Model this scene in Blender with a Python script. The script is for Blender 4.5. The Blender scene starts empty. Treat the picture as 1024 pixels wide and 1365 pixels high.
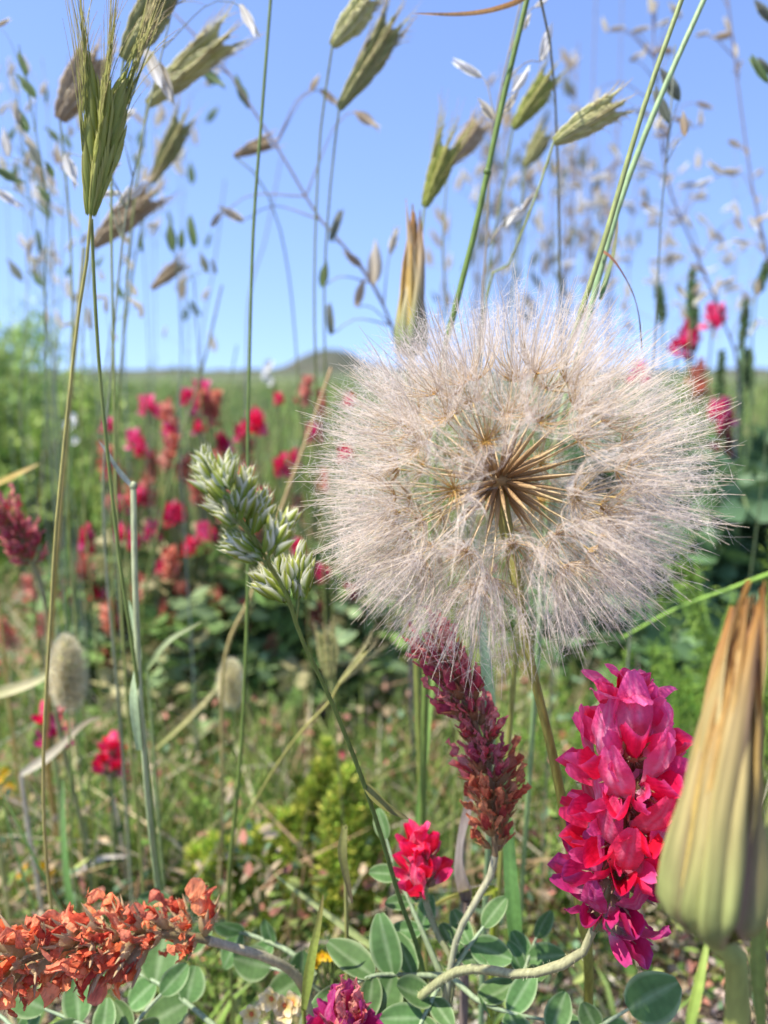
import bpy, math, random
import numpy as np
from mathutils import Vector, Matrix, Quaternion
R = random.Random(7); NR = np.random.default_rng(7)
S = bpy.context.scene
COL = S.collection

# ------------------------------------------------------------------ camera, sky, sun, exposure
CAM_H, PITCH, TANV = 0.32, math.radians(10.3), 0.662
cam = bpy.data.cameras.new('camera'); camo = bpy.data.objects.new('camera', cam); COL.objects.link(camo)
cam.sensor_fit = 'VERTICAL'; cam.sensor_height = 34.4
cam.lens = 34.4 / 2 / TANV
cam.clip_start = 0.01; cam.clip_end = 2000
camo.location = (0, 0, CAM_H); camo.rotation_euler = (math.pi/2 - PITCH, 0, 0)
cam.dof.use_dof = True; cam.dof.focus_distance = 0.192; cam.dof.aperture_fstop = cam.lens / 2.8
S.camera = camo
SUN_VEC = Vector((-0.42, -0.16, 0.89)).normalized()
w = bpy.data.worlds.new('World'); S.world = w; w.use_nodes = True
nt = w.node_tree; sky = nt.nodes.new('ShaderNodeTexSky'); sky.sky_type = 'NISHITA'; sky.sun_disc = False
sky.sun_elevation = math.asin(SUN_VEC.z); sky.sun_rotation = math.atan2(SUN_VEC.x, SUN_VEC.y)
sky.air_density = 1.0; sky.dust_density = 0.35; sky.ozone_density = 2.5; sky.altitude = 100
bg = nt.nodes['Background']; bg.inputs['Strength'].default_value = 0.15
tcw = nt.nodes.new('ShaderNodeTexCoord'); sxyz = nt.nodes.new('ShaderNodeSeparateXYZ'); cxyz = nt.nodes.new('ShaderNodeCombineXYZ')
mz = nt.nodes.new('ShaderNodeMath'); mz.operation = 'MULTIPLY_ADD'; mz.inputs[1].default_value = .85; mz.inputs[2].default_value = .21; mz.use_clamp = True
nt.links.new(tcw.outputs['Generated'], sxyz.inputs[0]); nt.links.new(sxyz.outputs[2], mz.inputs[0])
nt.links.new(sxyz.outputs[0], cxyz.inputs[0]); nt.links.new(sxyz.outputs[1], cxyz.inputs[1]); nt.links.new(mz.outputs[0], cxyz.inputs[2])
nv_ = nt.nodes.new('ShaderNodeVectorMath'); nv_.operation = 'NORMALIZE'; nt.links.new(cxyz.outputs[0], nv_.inputs[0]); nt.links.new(nv_.outputs[0], sky.inputs[0])
hsw = nt.nodes.new('ShaderNodeHueSaturation'); hsw.inputs['Saturation'].default_value = 1.06; hsw.inputs['Value'].default_value = 1.22; hsw.inputs['Hue'].default_value = .512
nt.links.new(sky.outputs[0], hsw.inputs['Color']); nt.links.new(hsw.outputs[0], bg.inputs[0])
sl = bpy.data.lights.new('sun', 'SUN'); sl.energy = 5.0; sl.angle = math.radians(0.53); sl.color = (1.0, 0.95, 0.87)
so = bpy.data.objects.new('sun', sl); COL.objects.link(so); so.rotation_mode = 'QUATERNION'
so.rotation_quaternion = SUN_VEC.to_track_quat('Z', 'Y')
S.view_settings.view_transform = 'Standard'; S.view_settings.look = 'None'
S.view_settings.gamma = 1; S.view_settings.use_curve_mapping = False; S.view_settings.exposure = 0.74
S.render.engine = 'CYCLES'; S.cycles.use_denoising = True
S.cycles.max_bounces = 6; S.cycles.transmission_bounces = 4; S.cycles.diffuse_bounces = 3

SP, CP = math.sin(PITCH), math.cos(PITCH)
K = 2 * TANV / 1365.0                      # tangent per photo pixel
def pix(px, py, D):                        # a photo pixel at forward distance D
    u = (px - 512) * K; v = (682.5 - py) * K
    return Vector((D * u, D * (CP + v * SP), CAM_H + D * (-SP + v * CP)))
def depth_for(py, z):                      # the forward distance at which height z shows at row py
    v = (682.5 - py) * K
    return (CAM_H - z) / (SP - v * CP)
def gz(x, y):
    return 0.006 * math.sin(x * 9 + 1) * math.cos(y * 7) + 0.004 * math.sin(x * 23 + y * 17)

# ------------------------------------------------------------------ helpers
def C(h):
    h = h.lstrip('#'); o = []
    for i in (0, 2, 4):
        s = int(h[i:i+2], 16) / 255
        o.append(s / 12.92 if s <= .04045 else ((s + .055) / 1.055) ** 2.4)
    return np.array(o)
def mixc(a, b, t): return a * (1 - t) + b * t
def V3(a): return np.array(a, dtype=float)
def nrm(a):
    a = np.asarray(a, float); n = np.linalg.norm(a, axis=-1, keepdims=True); return a / np.maximum(n, 1e-12)

class MB:
    def __init__(s): s.v = []; s.c = []; s.q = []; s.t = []; s.n = 0
    def raw(s, v, c, q=None, t=None):
        v = np.asarray(v, float).reshape(-1, 3); c = np.asarray(c, float)
        if c.ndim == 1: c = np.tile(c, (len(v), 1))
        s.v.append(v); s.c.append(c.reshape(-1, 3))
        if q is not None and len(q): s.q.append(np.asarray(q, int).reshape(-1, 4) + s.n)
        if t is not None and len(t): s.t.append(np.asarray(t, int).reshape(-1, 3) + s.n)
        s.n += len(v)
    def tube(s, pts, rad, sides=6, col=(.1, .2, .05), flat=1.0, ridge=0.0):
        P = np.array([list(p) for p in pts], float); n = len(P)
        r = np.asarray(rad, float)
        if r.ndim == 0: r = np.full(n, float(r))
        elif len(r) != n: r = np.interp(np.linspace(0, 1, n), np.linspace(0, 1, len(r)), r)
        T = nrm(np.gradient(P, axis=0)); N = np.zeros_like(P)
        ref = V3((0, 0, 1)) if abs(T[0][2]) < .9 else V3((1, 0, 0))
        cur = nrm(ref - T[0] * ref.dot(T[0]))
        for i in range(n):
            cur = nrm(cur - T[i] * cur.dot(T[i])); N[i] = cur
        B = np.cross(T, N); a = np.arange(sides) * 2 * math.pi / sides
        rr = np.ones(sides)
        if ridge: rr[::2] += ridge; rr[1::2] -= ridge
        ring = (np.cos(a) * rr)[None, :, None] * N[:, None] + flat * (np.sin(a) * rr)[None, :, None] * B[:, None]
        v = P[:, None] + ring * r[:, None, None]
        c = np.asarray(col, float)
        if c.ndim == 2:
            if len(c) != n:
                x = np.linspace(0, 1, len(c)); c = np.stack([np.interp(np.linspace(0, 1, n), x, c[:, k]) for k in range(3)], 1)
            c = np.repeat(c, sides, 0)
        i = np.arange(n - 1)[:, None] * sides; j = np.arange(sides)[None]; jn = (j + 1) % sides
        q = np.stack([i + j, i + jn, i + sides + jn, i + sides + j], -1).reshape(-1, 4)
        s.raw(v, c, q)
    def grid(s, P, col):
        P = np.asarray(P, float); a, b = P.shape[:2]
        i = np.arange(a - 1)[:, None] * b; j = np.arange(b - 1)[None]
        q = np.stack([i + j, i + j + 1, i + b + j + 1, i + b + j], -1).reshape(-1, 4)
        c = np.asarray(col, float)
        s.raw(P, c if c.ndim == 1 else c.reshape(-1, 3), q)
    def ribbons(s, P, W, col):
        """P (n,k,3) centre lines, W (n,k) half widths, col (n,3) or (n,k,3); sideways direction is random"""
        P = np.asarray(P, float); n, k = P.shape[:2]
        T = nrm(P[:, -1] - P[:, 0]); side = nrm(np.cross(T, NR.normal(size=(n, 3))))
        A = P - side[:, None] * W[..., None]; B = P + side[:, None] * W[..., None]
        v = np.stack([A, B], 2).reshape(-1, 3)
        c = np.asarray(col, float)
        if c.ndim == 2: c = np.repeat(c[:, None], k, 1)
        c = np.repeat(c[:, :, None], 2, 2).reshape(-1, 3)
        base = (np.arange(n) * k * 2)[:, None] + (np.arange(k - 1) * 2)[None]
        q = np.stack([base, base + 1, base + 3, base + 2], -1).reshape(-1, 4)
        s.raw(v, c, q)
    def leaves(s, ctr, dirs, L, Wd, col, fold=.25):
        """many small folded leaves: 6 vertices, 4 triangles as 2 quads each"""
        n = len(ctr); d = nrm(dirs); sd = nrm(np.cross(d, NR.normal(size=(n, 3)))); up = np.cross(sd, d)
        L = np.broadcast_to(L, (n,))[:, None]; Wd = np.broadcast_to(Wd, (n,))[:, None]
        b = ctr; m1 = ctr + d * L * .35; m2 = ctr + d * L * .7; t = ctr + d * L
        v = np.stack([b, m1 + sd * Wd + up * Wd * fold, m1 * .5 + m2 * .5, m1 - sd * Wd + up * Wd * fold,
                      m2 + sd * Wd * .75 + up * Wd * fold, t, m2 - sd * Wd * .75 + up * Wd * fold], 1).reshape(-1, 3)
        o = (np.arange(n) * 7)[:, None]
        q = np.concatenate([o + [[0, 1, 4, 2]], o + [[0, 2, 6, 3]]], 0); t3 = np.concatenate([o + [[4, 5, 2]], o + [[2, 5, 6]]], 0)
        c = np.repeat(np.asarray(col, float).reshape(-1, 1, 3) * np.ones((n, 1, 1)), 7, 1).reshape(-1, 3)
        s.raw(v, c, q, t3)
    def blob(s, ctr, rx, ry, rz, col, nu=8, nv=6, M=None, jit=0):
        th = np.linspace(0, math.pi, nv + 1); ph = np.arange(nu) * 2 * math.pi / nu
        v = np.stack([np.sin(th)[:, None] * np.cos(ph) * rx, np.sin(th)[:, None] * np.sin(ph) * ry, np.cos(th)[:, None] * np.ones(nu) * rz], -1)
        if jit: v = v * (1 + NR.normal(0, jit, v.shape[:2] + (1,)))
        v = v.reshape(-1, 3)
        if M is not None: v = v @ np.array(M.to_3x3()).T
        v = v + V3(ctr)
        i = np.arange(nv)[:, None] * nu; j = np.arange(nu)[None]; jn = (j + 1) % nu
        s.raw(v, np.asarray(col, float), np.stack([i + j, i + nu + j, i + nu + jn, i + jn], -1).reshape(-1, 4))
    def mesh(s, name, mat, smooth=True):
        me = bpy.data.meshes.new(name)
        v = np.concatenate(s.v); c = np.concatenate(s.c)
        q = np.concatenate(s.q) if s.q else np.zeros((0, 4), int); t = np.concatenate(s.t) if s.t else np.zeros((0, 3), int)
        me.vertices.add(len(v)); me.vertices.foreach_set('co', v.astype(np.float32).ravel())
        li = np.concatenate([q.ravel(), t.ravel()]).astype(np.int32)
        me.loops.add(len(li)); me.loops.foreach_set('vertex_index', li)
        st = np.concatenate([np.arange(len(q)) * 4, len(q) * 4 + np.arange(len(t)) * 3]).astype(np.int32)
        me.polygons.add(len(st)); me.polygons.foreach_set('loop_start', st)
        at = me.color_attributes.new('Col', 'FLOAT_COLOR', 'POINT')
        at.data.foreach_set('color', np.concatenate([np.clip(c, 0, 1), np.ones((len(c), 1))], 1).astype(np.float32).ravel())
        me.update(calc_edges=True); me.validate()
        if smooth: me.polygons.foreach_set('use_smooth', np.ones(len(me.polygons), bool))
        me.materials.append(mat); return me

def link(o): COL.objects.link(o); return o
def thing(name, label, cat, loc=(0, 0, 0), group=None):
    o = link(bpy.data.objects.new(name, None)); o.location = loc; o.empty_display_size = .005
    o['label'] = label; o['category'] = cat
    if group: o['group'] = group
    return o
def part(name, me, parent=None, M=None):
    """a mesh given in world space (M None) or placed by the world matrix M, under a thing"""
    if isinstance(me, tuple): me = me[0].mesh(name, me[1])
    o = link(bpy.data.objects.new(name, me))
    if M is not None: o.matrix_basis = M
    if parent is not None:
        o.parent = parent
        if parent.type == 'EMPTY': o.matrix_parent_inverse = Matrix.Translation(-Vector(parent.location))
        else: o.matrix_parent_inverse = parent.matrix_basis.inverted()
    return o
def sub(name, me, parent):                 # same frame as its part
    o = link(bpy.data.objects.new(name, me)); o.parent = parent; return o
def tag(o, label=None, cat=None, group=None, kind=None):
    if label: o['label'] = label
    if cat: o['category'] = cat
    if group: o['group'] = group
    if kind: o['kind'] = kind
    return o
def frame(pos, axis, twist=0.0, s=1.0, up=None):
    """local +Z along axis; with up given, local +Y leans to up"""
    z = Vector(axis).normalized()
    if up is None:
        q = Vector((0, 0, 1)).rotation_difference(z) @ Quaternion((0, 0, 1), twist)
        m = q.to_matrix()
    else:
        y = Vector(up) - z * Vector(up).dot(z)
        if y.length < 1e-5: y = z.orthogonal()
        y.normalize(); x = y.cross(z); m = Matrix((x, y, z)).transposed()
        m = m @ Matrix.Rotation(twist, 3, 'Z')
    sc = (s, s, s) if not hasattr(s, '__len__') else s
    return Matrix.Translation(pos) @ m.to_4x4() @ Matrix.Diagonal((*sc, 1))
def spline(P, n=24):
    P = np.array([list(p) for p in P], float)
    if len(P) == 2: return P[0] + (P[1] - P[0]) * np.linspace(0, 1, n)[:, None]
    d = np.r_[0, np.cumsum(np.linalg.norm(np.diff(P, axis=0), axis=1))]
    Q = np.vstack([2 * P[0] - P[1], P, 2 * P[-1] - P[-2]]); out = []
    for x in np.linspace(0, d[-1], n):
        i = min(int(np.searchsorted(d, x, 'right')) - 1, len(P) - 2); t = (x - d[i]) / max(d[i + 1] - d[i], 1e-9)
        a, b, c, e = Q[i:i + 4]
        out.append(.5 * (2 * b + (c - a) * t + (2 * a - 5 * b + 4 * c - e) * t * t + (3 * b - a - 3 * c + e) * t ** 3))
    return np.array(out)
def wobble(P, amp):
    n = len(P); t = np.linspace(0, 1, n)
    o = np.zeros_like(P)
    for k in (2, 5, 9):
        o += np.sin(t * k * math.pi + NR.uniform(0, 6, 3)[:, None]).T * amp / k
    o *= np.minimum(1, t * 6)[:, None]
    return P + o
def rooted(pts, dx=0.0, dy=0.02, n=30):
    """photo points (px,py,D) from the top down, then on to the ground"""
    W = [pix(*p) for p in pts]
    l, k = W[-1], W[-2]
    if l.z > 0.01:
        d = (l - k); t = l.z / max(-d.z, l.z * .4)
        g = Vector((l.x + max(-.05, min(.05, d.x * t * .4)) + dx, l.y + max(-.05, min(.05, d.y * t * .4)) + dy, 0))
        m = l.lerp(g, .5); m.x = (m.x + l.x + d.x * .3) / 2
        g.z = gz(g.x, g.y) - .006
        W += [m, g]
    return wobble(spline(W, n), .0006)
def root_of(P): return Vector((P[-1][0], P[-1][1], P[-1][2]))

# blade-shaped sheet: local y along, x across, z normal
def blade(L, Wd, prof, nu=8, nv=4, bend=0.0, cup=0.0, fold=0.0, ruf=0.0, rk=3, bendp=1.0, twist=0.0, seed=0):
    t = np.linspace(0, 1, nu + 1); x = np.linspace(-1, 1, nv + 1)
    wv = np.array([prof(a) for a in t]) * Wd / 2
    ang = bend * t ** bendp
    dy = np.cos(ang) * L / nu; dz = np.sin(ang) * L / nu
    y = np.r_[0, np.cumsum(dy[1:])]; z = np.r_[0, np.cumsum(dz[1:])]
    X = wv[:, None] * x; off = cup * X ** 2 / max(Wd / 2, 1e-9) + fold * np.abs(X)
    if ruf:
        r = np.random.default_rng(seed); ph = r.uniform(0, 6, 4)
        off = off + ruf * (np.sin(t * rk * 3 + ph[0])[:, None] * np.sin(x * 2.3 + ph[1]) + .6 * np.sin(t * rk * 6 + ph[2])[:, None] * np.sin(x * 4 + ph[3])) * np.minimum(1, t * 3)[:, None]
    tw = twist * t
    Xr = X * np.cos(tw)[:, None] - off * np.sin(tw)[:, None]; Or = X * np.sin(tw)[:, None] + off * np.cos(tw)[:, None]
    Y = y[:, None] - Or * np.sin(ang)[:, None]; Z = z[:, None] + Or * np.cos(ang)[:, None]
    return np.stack([Xr, Y, Z], -1), t[:, None] * np.ones_like(x), np.abs(x) * np.ones_like(t)[:, None]
def lerpcols(stops, T):
    xs = [s[0] for s in stops]; cs = np.array([s[1] for s in stops])
    return np.stack([np.interp(T, xs, cs[:, k]) for k in range(3)], -1)
def lance(t): return max(.03, math.sin(math.pi * min(1, t ** .8)) ** .8)
def obov(t): return max(.12, (math.sin(math.pi * min(.98, .1 + t ** 1.35 * .9))) ** .7)
def oval(t): return max(.05, math.sin(math.pi * min(.985, t ** .9)) ** .55)
def taper(t): return max(.03, (1 - t) ** .75 * min(1, .6 + t * 3))

# ------------------------------------------------------------------ materials
def plant_mat(name, rough=.55, trans=.3, spec=.3, nscale=300, namt=.25, bump=.15, stretch=(1, 1, 1), sheen=0, rnd=.10, generated=False):
    m = bpy.data.materials.new(name); m.use_nodes = True; N = m.node_tree.nodes; L = m.node_tree.links
    b = N['Principled BSDF']; out = N['Material Output']
    at = N.new('ShaderNodeAttribute'); at.attribute_name = 'Col'
    tc = N.new('ShaderNodeTexCoord'); mp = N.new('ShaderNodeMapping'); mp.inputs['Scale'].default_value = stretch
    L.new(tc.outputs['Generated' if generated else 'Object'], mp.inputs[0])
    no = N.new('ShaderNodeTexNoise'); no.inputs['Scale'].default_value = nscale; no.inputs['Detail'].default_value = 4
    L.new(mp.outputs[0], no.inputs[0])
    mr = N.new('ShaderNodeMapRange'); mr.inputs[1].default_value = .25; mr.inputs[2].default_value = .75
    mr.inputs[3].default_value = 1 - namt; mr.inputs[4].default_value = 1 + namt
    L.new(no.outputs['Fac'], mr.inputs[0])
    oi = N.new('ShaderNodeObjectInfo')
    hs = N.new('ShaderNodeHueSaturation')
    r1 = N.new('ShaderNodeMapRange'); r1.inputs[3].default_value = .5 - rnd * .05; r1.inputs[4].default_value = .5 + rnd * .05
    r2 = N.new('ShaderNodeMath'); r2.operation = 'MULTIPLY_ADD'; r2.inputs[1].default_value = rnd * 2; r2.inputs[2].default_value = 1 - rnd
    L.new(oi.outputs['Random'], r1.inputs[0]); L.new(oi.outputs['Random'], r2.inputs[0])
    mu = N.new('ShaderNodeMath'); mu.operation = 'MULTIPLY'; L.new(mr.outputs[0], mu.inputs[0]); L.new(r2.outputs[0], mu.inputs[1])
    L.new(at.outputs['Color'], hs.inputs['Color']); L.new(r1.outputs[0], hs.inputs['Hue']); L.new(mu.outputs[0], hs.inputs['Value'])
    L.new(hs.outputs[0], b.inputs['Base Color']); b.inputs['Roughness'].default_value = rough
    b.inputs['Specular IOR Level'].default_value = spec
    if sheen: b.inputs['Sheen Weight'].default_value = sheen
    if bump:
        bp = N.new('ShaderNodeBump'); bp.inputs['Strength'].default_value = bump; bp.inputs['Distance'].default_value = .0006
        L.new(no.outputs['Fac'], bp.inputs['Height']); L.new(bp.outputs[0], b.inputs['Normal'])
    if trans:
        tr = N.new('ShaderNodeBsdfTranslucent'); L.new(hs.outputs[0], tr.inputs[0]); mx = N.new('ShaderNodeMixShader'); mx.inputs[0].default_value = trans
        L.new(b.outputs[0], mx.inputs[1]); L.new(tr.outputs[0], mx.inputs[2]); L.new(mx.outputs[0], out.inputs[0])
    return m
M_STEM = plant_mat('stem_skin', .5, .08, .35, 900, .32, .35, (1, 1, .15))
M_LEAF = plant_mat('leaf_skin', .55, .28, .3, 500, .16, .2)
M_GREY = plant_mat('glaucous_leaf_skin', .62, .25, .16, 4.0, .22, .12, rnd=.2)
M_PETAL = plant_mat('petal_skin', .42, .48, .35, 800, .16, .45, (1.5, .3, 1.5), rnd=.10)
M_DRYP = plant_mat('dry_petal_skin', .6, .4, .2, 900, .38, .8, (1.6, .3, 1.6), rnd=.22)
M_DRY = plant_mat('dry_grass_skin', .55, .3, .35, 900, .22, .2, (1, 1, .2))
M_BRACT = plant_mat('bract_skin', .5, .25, .3, 60, .4, .35, (9, .9, 1), generated=False)
M_PAP = plant_mat('pappus_hair', .5, .5, .2, 200, .12, 0, rnd=.06)
M_SEED = plant_mat('seed_husk', .5, .15, .35, 1500, .2, .2)
M_GLUME = plant_mat('glume_skin', .45, .35, .4, 900, .18, .15)
M_SPIKE = plant_mat('spikelet_skin', .7, .3, .12, 900, .2, .2)
M_FIELD = plant_mat('meadow_growth', .6, .3, .2, 8, .3, 0)

def soil_mat():
    m = bpy.data.materials.new('soil'); m.use_nodes = True; N = m.node_tree.nodes; L = m.node_tree.links; b = N['Principled BSDF']
    tc = N.new('ShaderNodeTexCoord')
    def noise(s, d=6):
        n = N.new('ShaderNodeTexNoise'); n.inputs['Scale'].default_value = s; n.inputs['Detail'].default_value = d; L.new(tc.outputs['Object'], n.inputs[0]); return n
    n1, n2, n3 = noise(30), noise(260), noise(.35, 8)
    r = N.new('ShaderNodeValToRGB'); L.new(n1.outputs[0], r.inputs[0])
    r.color_ramp.elements[0].position = .35; r.color_ramp.elements[0].color = (*C('#3d3428'), 1)
    r.color_ramp.elements[1].position = .68; r.color_ramp.elements[1].color = (*C('#83725e'), 1)
    g = N.new('ShaderNodeValToRGB'); L.new(n3.outputs[0], g.inputs[0])
    g.color_ramp.elements[0].position = .4; g.color_ramp.elements[0].color = (*C('#42522a'), 1)
    g.color_ramp.elements[1].position = .62; g.color_ramp.elements[1].color = (*C('#666a3a'), 1)
    sp = N.new('ShaderNodeSeparateXYZ'); L.new(tc.outputs['Object'], sp.inputs[0])
    mr = N.new('ShaderNodeMapRange'); mr.inputs[1].default_value = 2.0; mr.inputs[2].default_value = 5.0; L.new(sp.outputs['Y'], mr.inputs[0])
    mx = N.new('ShaderNodeMix'); mx.data_type = 'RGBA'; L.new(mr.outputs[0], mx.inputs[0]); L.new(r.outputs[0], mx.inputs[6]); L.new(g.outputs[0], mx.inputs[7])
    L.new(mx.outputs[2], b.inputs['Base Color']); b.inputs['Roughness'].default_value = .9
    bp = N.new('ShaderNodeBump'); bp.inputs['Strength'].default_value = .8; bp.inputs['Distance'].default_value = .004
    L.new(n2.outputs[0], bp.inputs['Height']); L.new(bp.outputs[0], b.inputs['Normal'])
    return m

# ------------------------------------------------------------------ ground and hills
def ground():
    xs = np.r_[-400, -100, -30, -10, np.linspace(-4, 4, 81), 10, 30, 100, 400]; ys = np.r_[-400, -60, -8, np.linspace(-1, 6, 91), 10, 20, 60, 200, 700]
    X, Y = np.meshgrid(xs, ys); Z = .006 * np.sin(X * 9 + 1) * np.cos(Y * 7) + .004 * np.sin(X * 23 + Y * 17)
    Z = np.where((np.abs(X) > 4) | (Y > 6) | (Y < -1), 0, Z)
    m = MB(); m.grid(np.stack([X, Y, Z], -1), C('#8a7a66')); o = part('ground', (m, soil_mat())); tag(o, kind='structure')
    # low rocky scrub hill on the skyline
    hm = MB(); nx, ny = 90, 16
    xs = np.linspace(-120, 120, nx); P = np.zeros((ny, nx, 3)); 
    for j in range(ny):
        f = j / (ny - 1)
        prof = .7 + 4.2 * np.exp(-((xs + 9) / 6) ** 2) + 2.4 * np.exp(-((xs + 16) / 5) ** 2) + .3 * np.sin(xs * .11) + .25 * np.sin(xs * .43 + 1)
        P[j, :, 0] = xs * (1 + .3 * f); P[j, :, 1] = 150 + f * 60; P[j, :, 2] = np.maximum(prof, .4) * math.sin(f * math.pi / 2 + .0) * 1.25 - .3 + NR.normal(0, .22, nx) * f
    cols = mixc(C('#3f4636'), C('#5c584a'), NR.uniform(0, 1, (ny, nx, 1)))
    hm.grid(P, cols); o = part('hill', (hm, plant_mat('scrub_hill', .9, 0, .1, .5, .5, 0))); tag(o, kind='structure')
ground()

# ------------------------------------------------------------------ meadow stuff
def in_view(n, d0, d1, power=1.5, spread=1.5):
    """random ground spots in the wedge the camera sees"""
    D = d0 + (d1 - d0) * NR.uniform(0, 1, n) ** power
    x = NR.uniform(-1, 1, n) * D * TANV * .75 * spread
    return x, D
def pick(cols, n, p=None):
    i = NR.choice(len(cols), n, p=p); c = np.array([C(h) for h in cols])[i]
    return c * NR.uniform(.7, 1.25, (n, 1))
def blades(n, d0, d1, hmin, hmax, wd, cols, p=None, power=1.5, lean=.35, k=4, xr=None):
    x, y = in_view(n, d0, d1, power)
    if xr is not None: x = NR.uniform(xr[0], xr[1], n)
    h = NR.uniform(hmin, hmax, n); a = NR.uniform(0, 6.283, n); le = h * NR.uniform(.05, lean, n) * 1.6
    t = np.linspace(0, 1, k)
    P = np.zeros((n, k, 3)); P[:, :, 0] = x[:, None] + np.cos(a)[:, None] * le[:, None] * t ** 2
    P[:, :, 1] = y[:, None] + np.sin(a)[:, None] * le[:, None] * t ** 2
    P[:, :, 2] = h[:, None] * (t - .25 * (le / h)[:, None] * t ** 2) - .006
    W = (wd * NR.uniform(.5, 1.3, n) * (1 + y * .25))[:, None] * np.array([1, .9, .6, .08])[:k]
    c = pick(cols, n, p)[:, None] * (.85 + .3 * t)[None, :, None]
    m = MB(); m.ribbons(P, W, c); return m
GREENS = ['#7a9440', '#8fab50', '#5c7a38', '#9cb262', '#b3bd74', '#6f8c4c']
DRYS = ['#d9c59a', '#c2a87a', '#e6d9b8', '#b5976e', '#d6b08c', '#e0d0b8']
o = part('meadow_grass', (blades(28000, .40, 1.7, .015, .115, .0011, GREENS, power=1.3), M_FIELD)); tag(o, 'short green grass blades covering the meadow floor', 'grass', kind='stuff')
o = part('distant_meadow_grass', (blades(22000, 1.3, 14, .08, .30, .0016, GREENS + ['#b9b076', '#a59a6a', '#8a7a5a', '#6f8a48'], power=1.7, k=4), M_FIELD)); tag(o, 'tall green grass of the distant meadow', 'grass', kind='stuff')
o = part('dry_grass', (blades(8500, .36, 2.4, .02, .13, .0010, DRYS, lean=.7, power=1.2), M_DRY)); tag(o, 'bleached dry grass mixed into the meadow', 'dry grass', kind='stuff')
def litter():
    n = 7800; x, y = in_view(n, .3, 1.6, 1.2); a = NR.uniform(0, 6.283, n); l = NR.uniform(.006, .03, n)
    t = np.linspace(-.5, .5, 3); P = np.zeros((n, 3, 3))
    P[:, :, 0] = x[:, None] + np.cos(a)[:, None] * l[:, None] * t; P[:, :, 1] = y[:, None] + np.sin(a)[:, None] * l[:, None] * t
    P[:, :, 2] = NR.uniform(.003, .02, n)[:, None] + NR.uniform(-.5, .5, n)[:, None] * l[:, None] * t
    m = MB(); m.ribbons(P, NR.uniform(.0005, .0022, n)[:, None] * np.array([.5, 1, .5]), pick(['#d9cbb4', '#bfa98c', '#e4dccb', '#a58f7d', '#c7b3a8', '#8f7a5e'], n)); return m
o = part('leaf_litter', (litter(), M_DRY)); tag(o, 'pale straw and dead leaf litter on the soil', 'litter', kind='stuff')
def cover(n, d0, d1, zmax, L, Wd, cols, power=1.2):
    nc = n // 14; cx, cy = in_view(nc, d0, d1, power); cz = NR.uniform(.2, 1, nc) * zmax
    i = NR.integers(0, nc, n); r = NR.normal(0, .011, (n, 3)) * (1 + cy[i, None] * .6)
    ctr = np.stack([cx[i] + r[:, 0], cy[i] + r[:, 1], np.abs(NR.uniform(0, 1, n) * cz[i] + r[:, 2] * .4) + .002], 1)
    d = np.stack([r[:, 0], r[:, 1], np.abs(NR.normal(.010, .006, n))], 1)
    m = MB(); m.leaves(ctr, d, L * NR.uniform(.5, 1.3, n) * (1 + cy[i] * .3), Wd * NR.uniform(.6, 1.2, n) * (1 + cy[i] * .3), pick(cols, nc)[i] * NR.uniform(.8, 1.2, (n, 1))); return m
o = part('ground_cover', (cover(54000, .33, 1.9, .085, .008, .0019, ['#5c7638', '#708c40', '#88a050', '#7a9670', '#4c6636', '#a0aa60', '#bba888', '#cdb490', '#c98a74']), M_FIELD)); tag(o, 'low leafy green herbs carpeting the ground', 'ground cover', kind='stuff')
o = part('far_foliage', (cover(20000, 1.5, 6.5, .20, .014, .0045, ['#4f6b36', '#5f7d3e', '#7b9a57', '#6b8a62', '#8ea25a'], 1.3), M_FIELD)); tag(o, 'leafy green mass of the meadow behind the flowers', 'foliage', kind='stuff')
o = part('fallen_petals', (cover(6500, .46, 2.6, .09, .007, .0026, ['#d98066', '#e39a84', '#d9486a', '#e06a86', '#c95f4d', '#d8a78f']), M_DRYP)); tag(o, 'faded salmon petals scattered through the meadow', 'petals', kind='stuff')
def gravel():
    m = MB(); n = 700; x, y = in_view(n, .3, 1.3, 1.2)
    for a, b in zip(x, y):
        r = R.uniform(.002, .007); m.blob((a, b, gz(a, b) + r * .3), r * R.uniform(.8, 1.3), r, r * R.uniform(.5, .8), C(R.choice(['#c9bcae', '#b3a496', '#ddd3c8', '#9c8e82'])) , 6, 4, jit=.12)
    return m
o = part('gravel', (gravel(), M_SEED)); tag(o, 'small pale stones on the meadow soil', 'gravel', kind='stuff')
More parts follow.
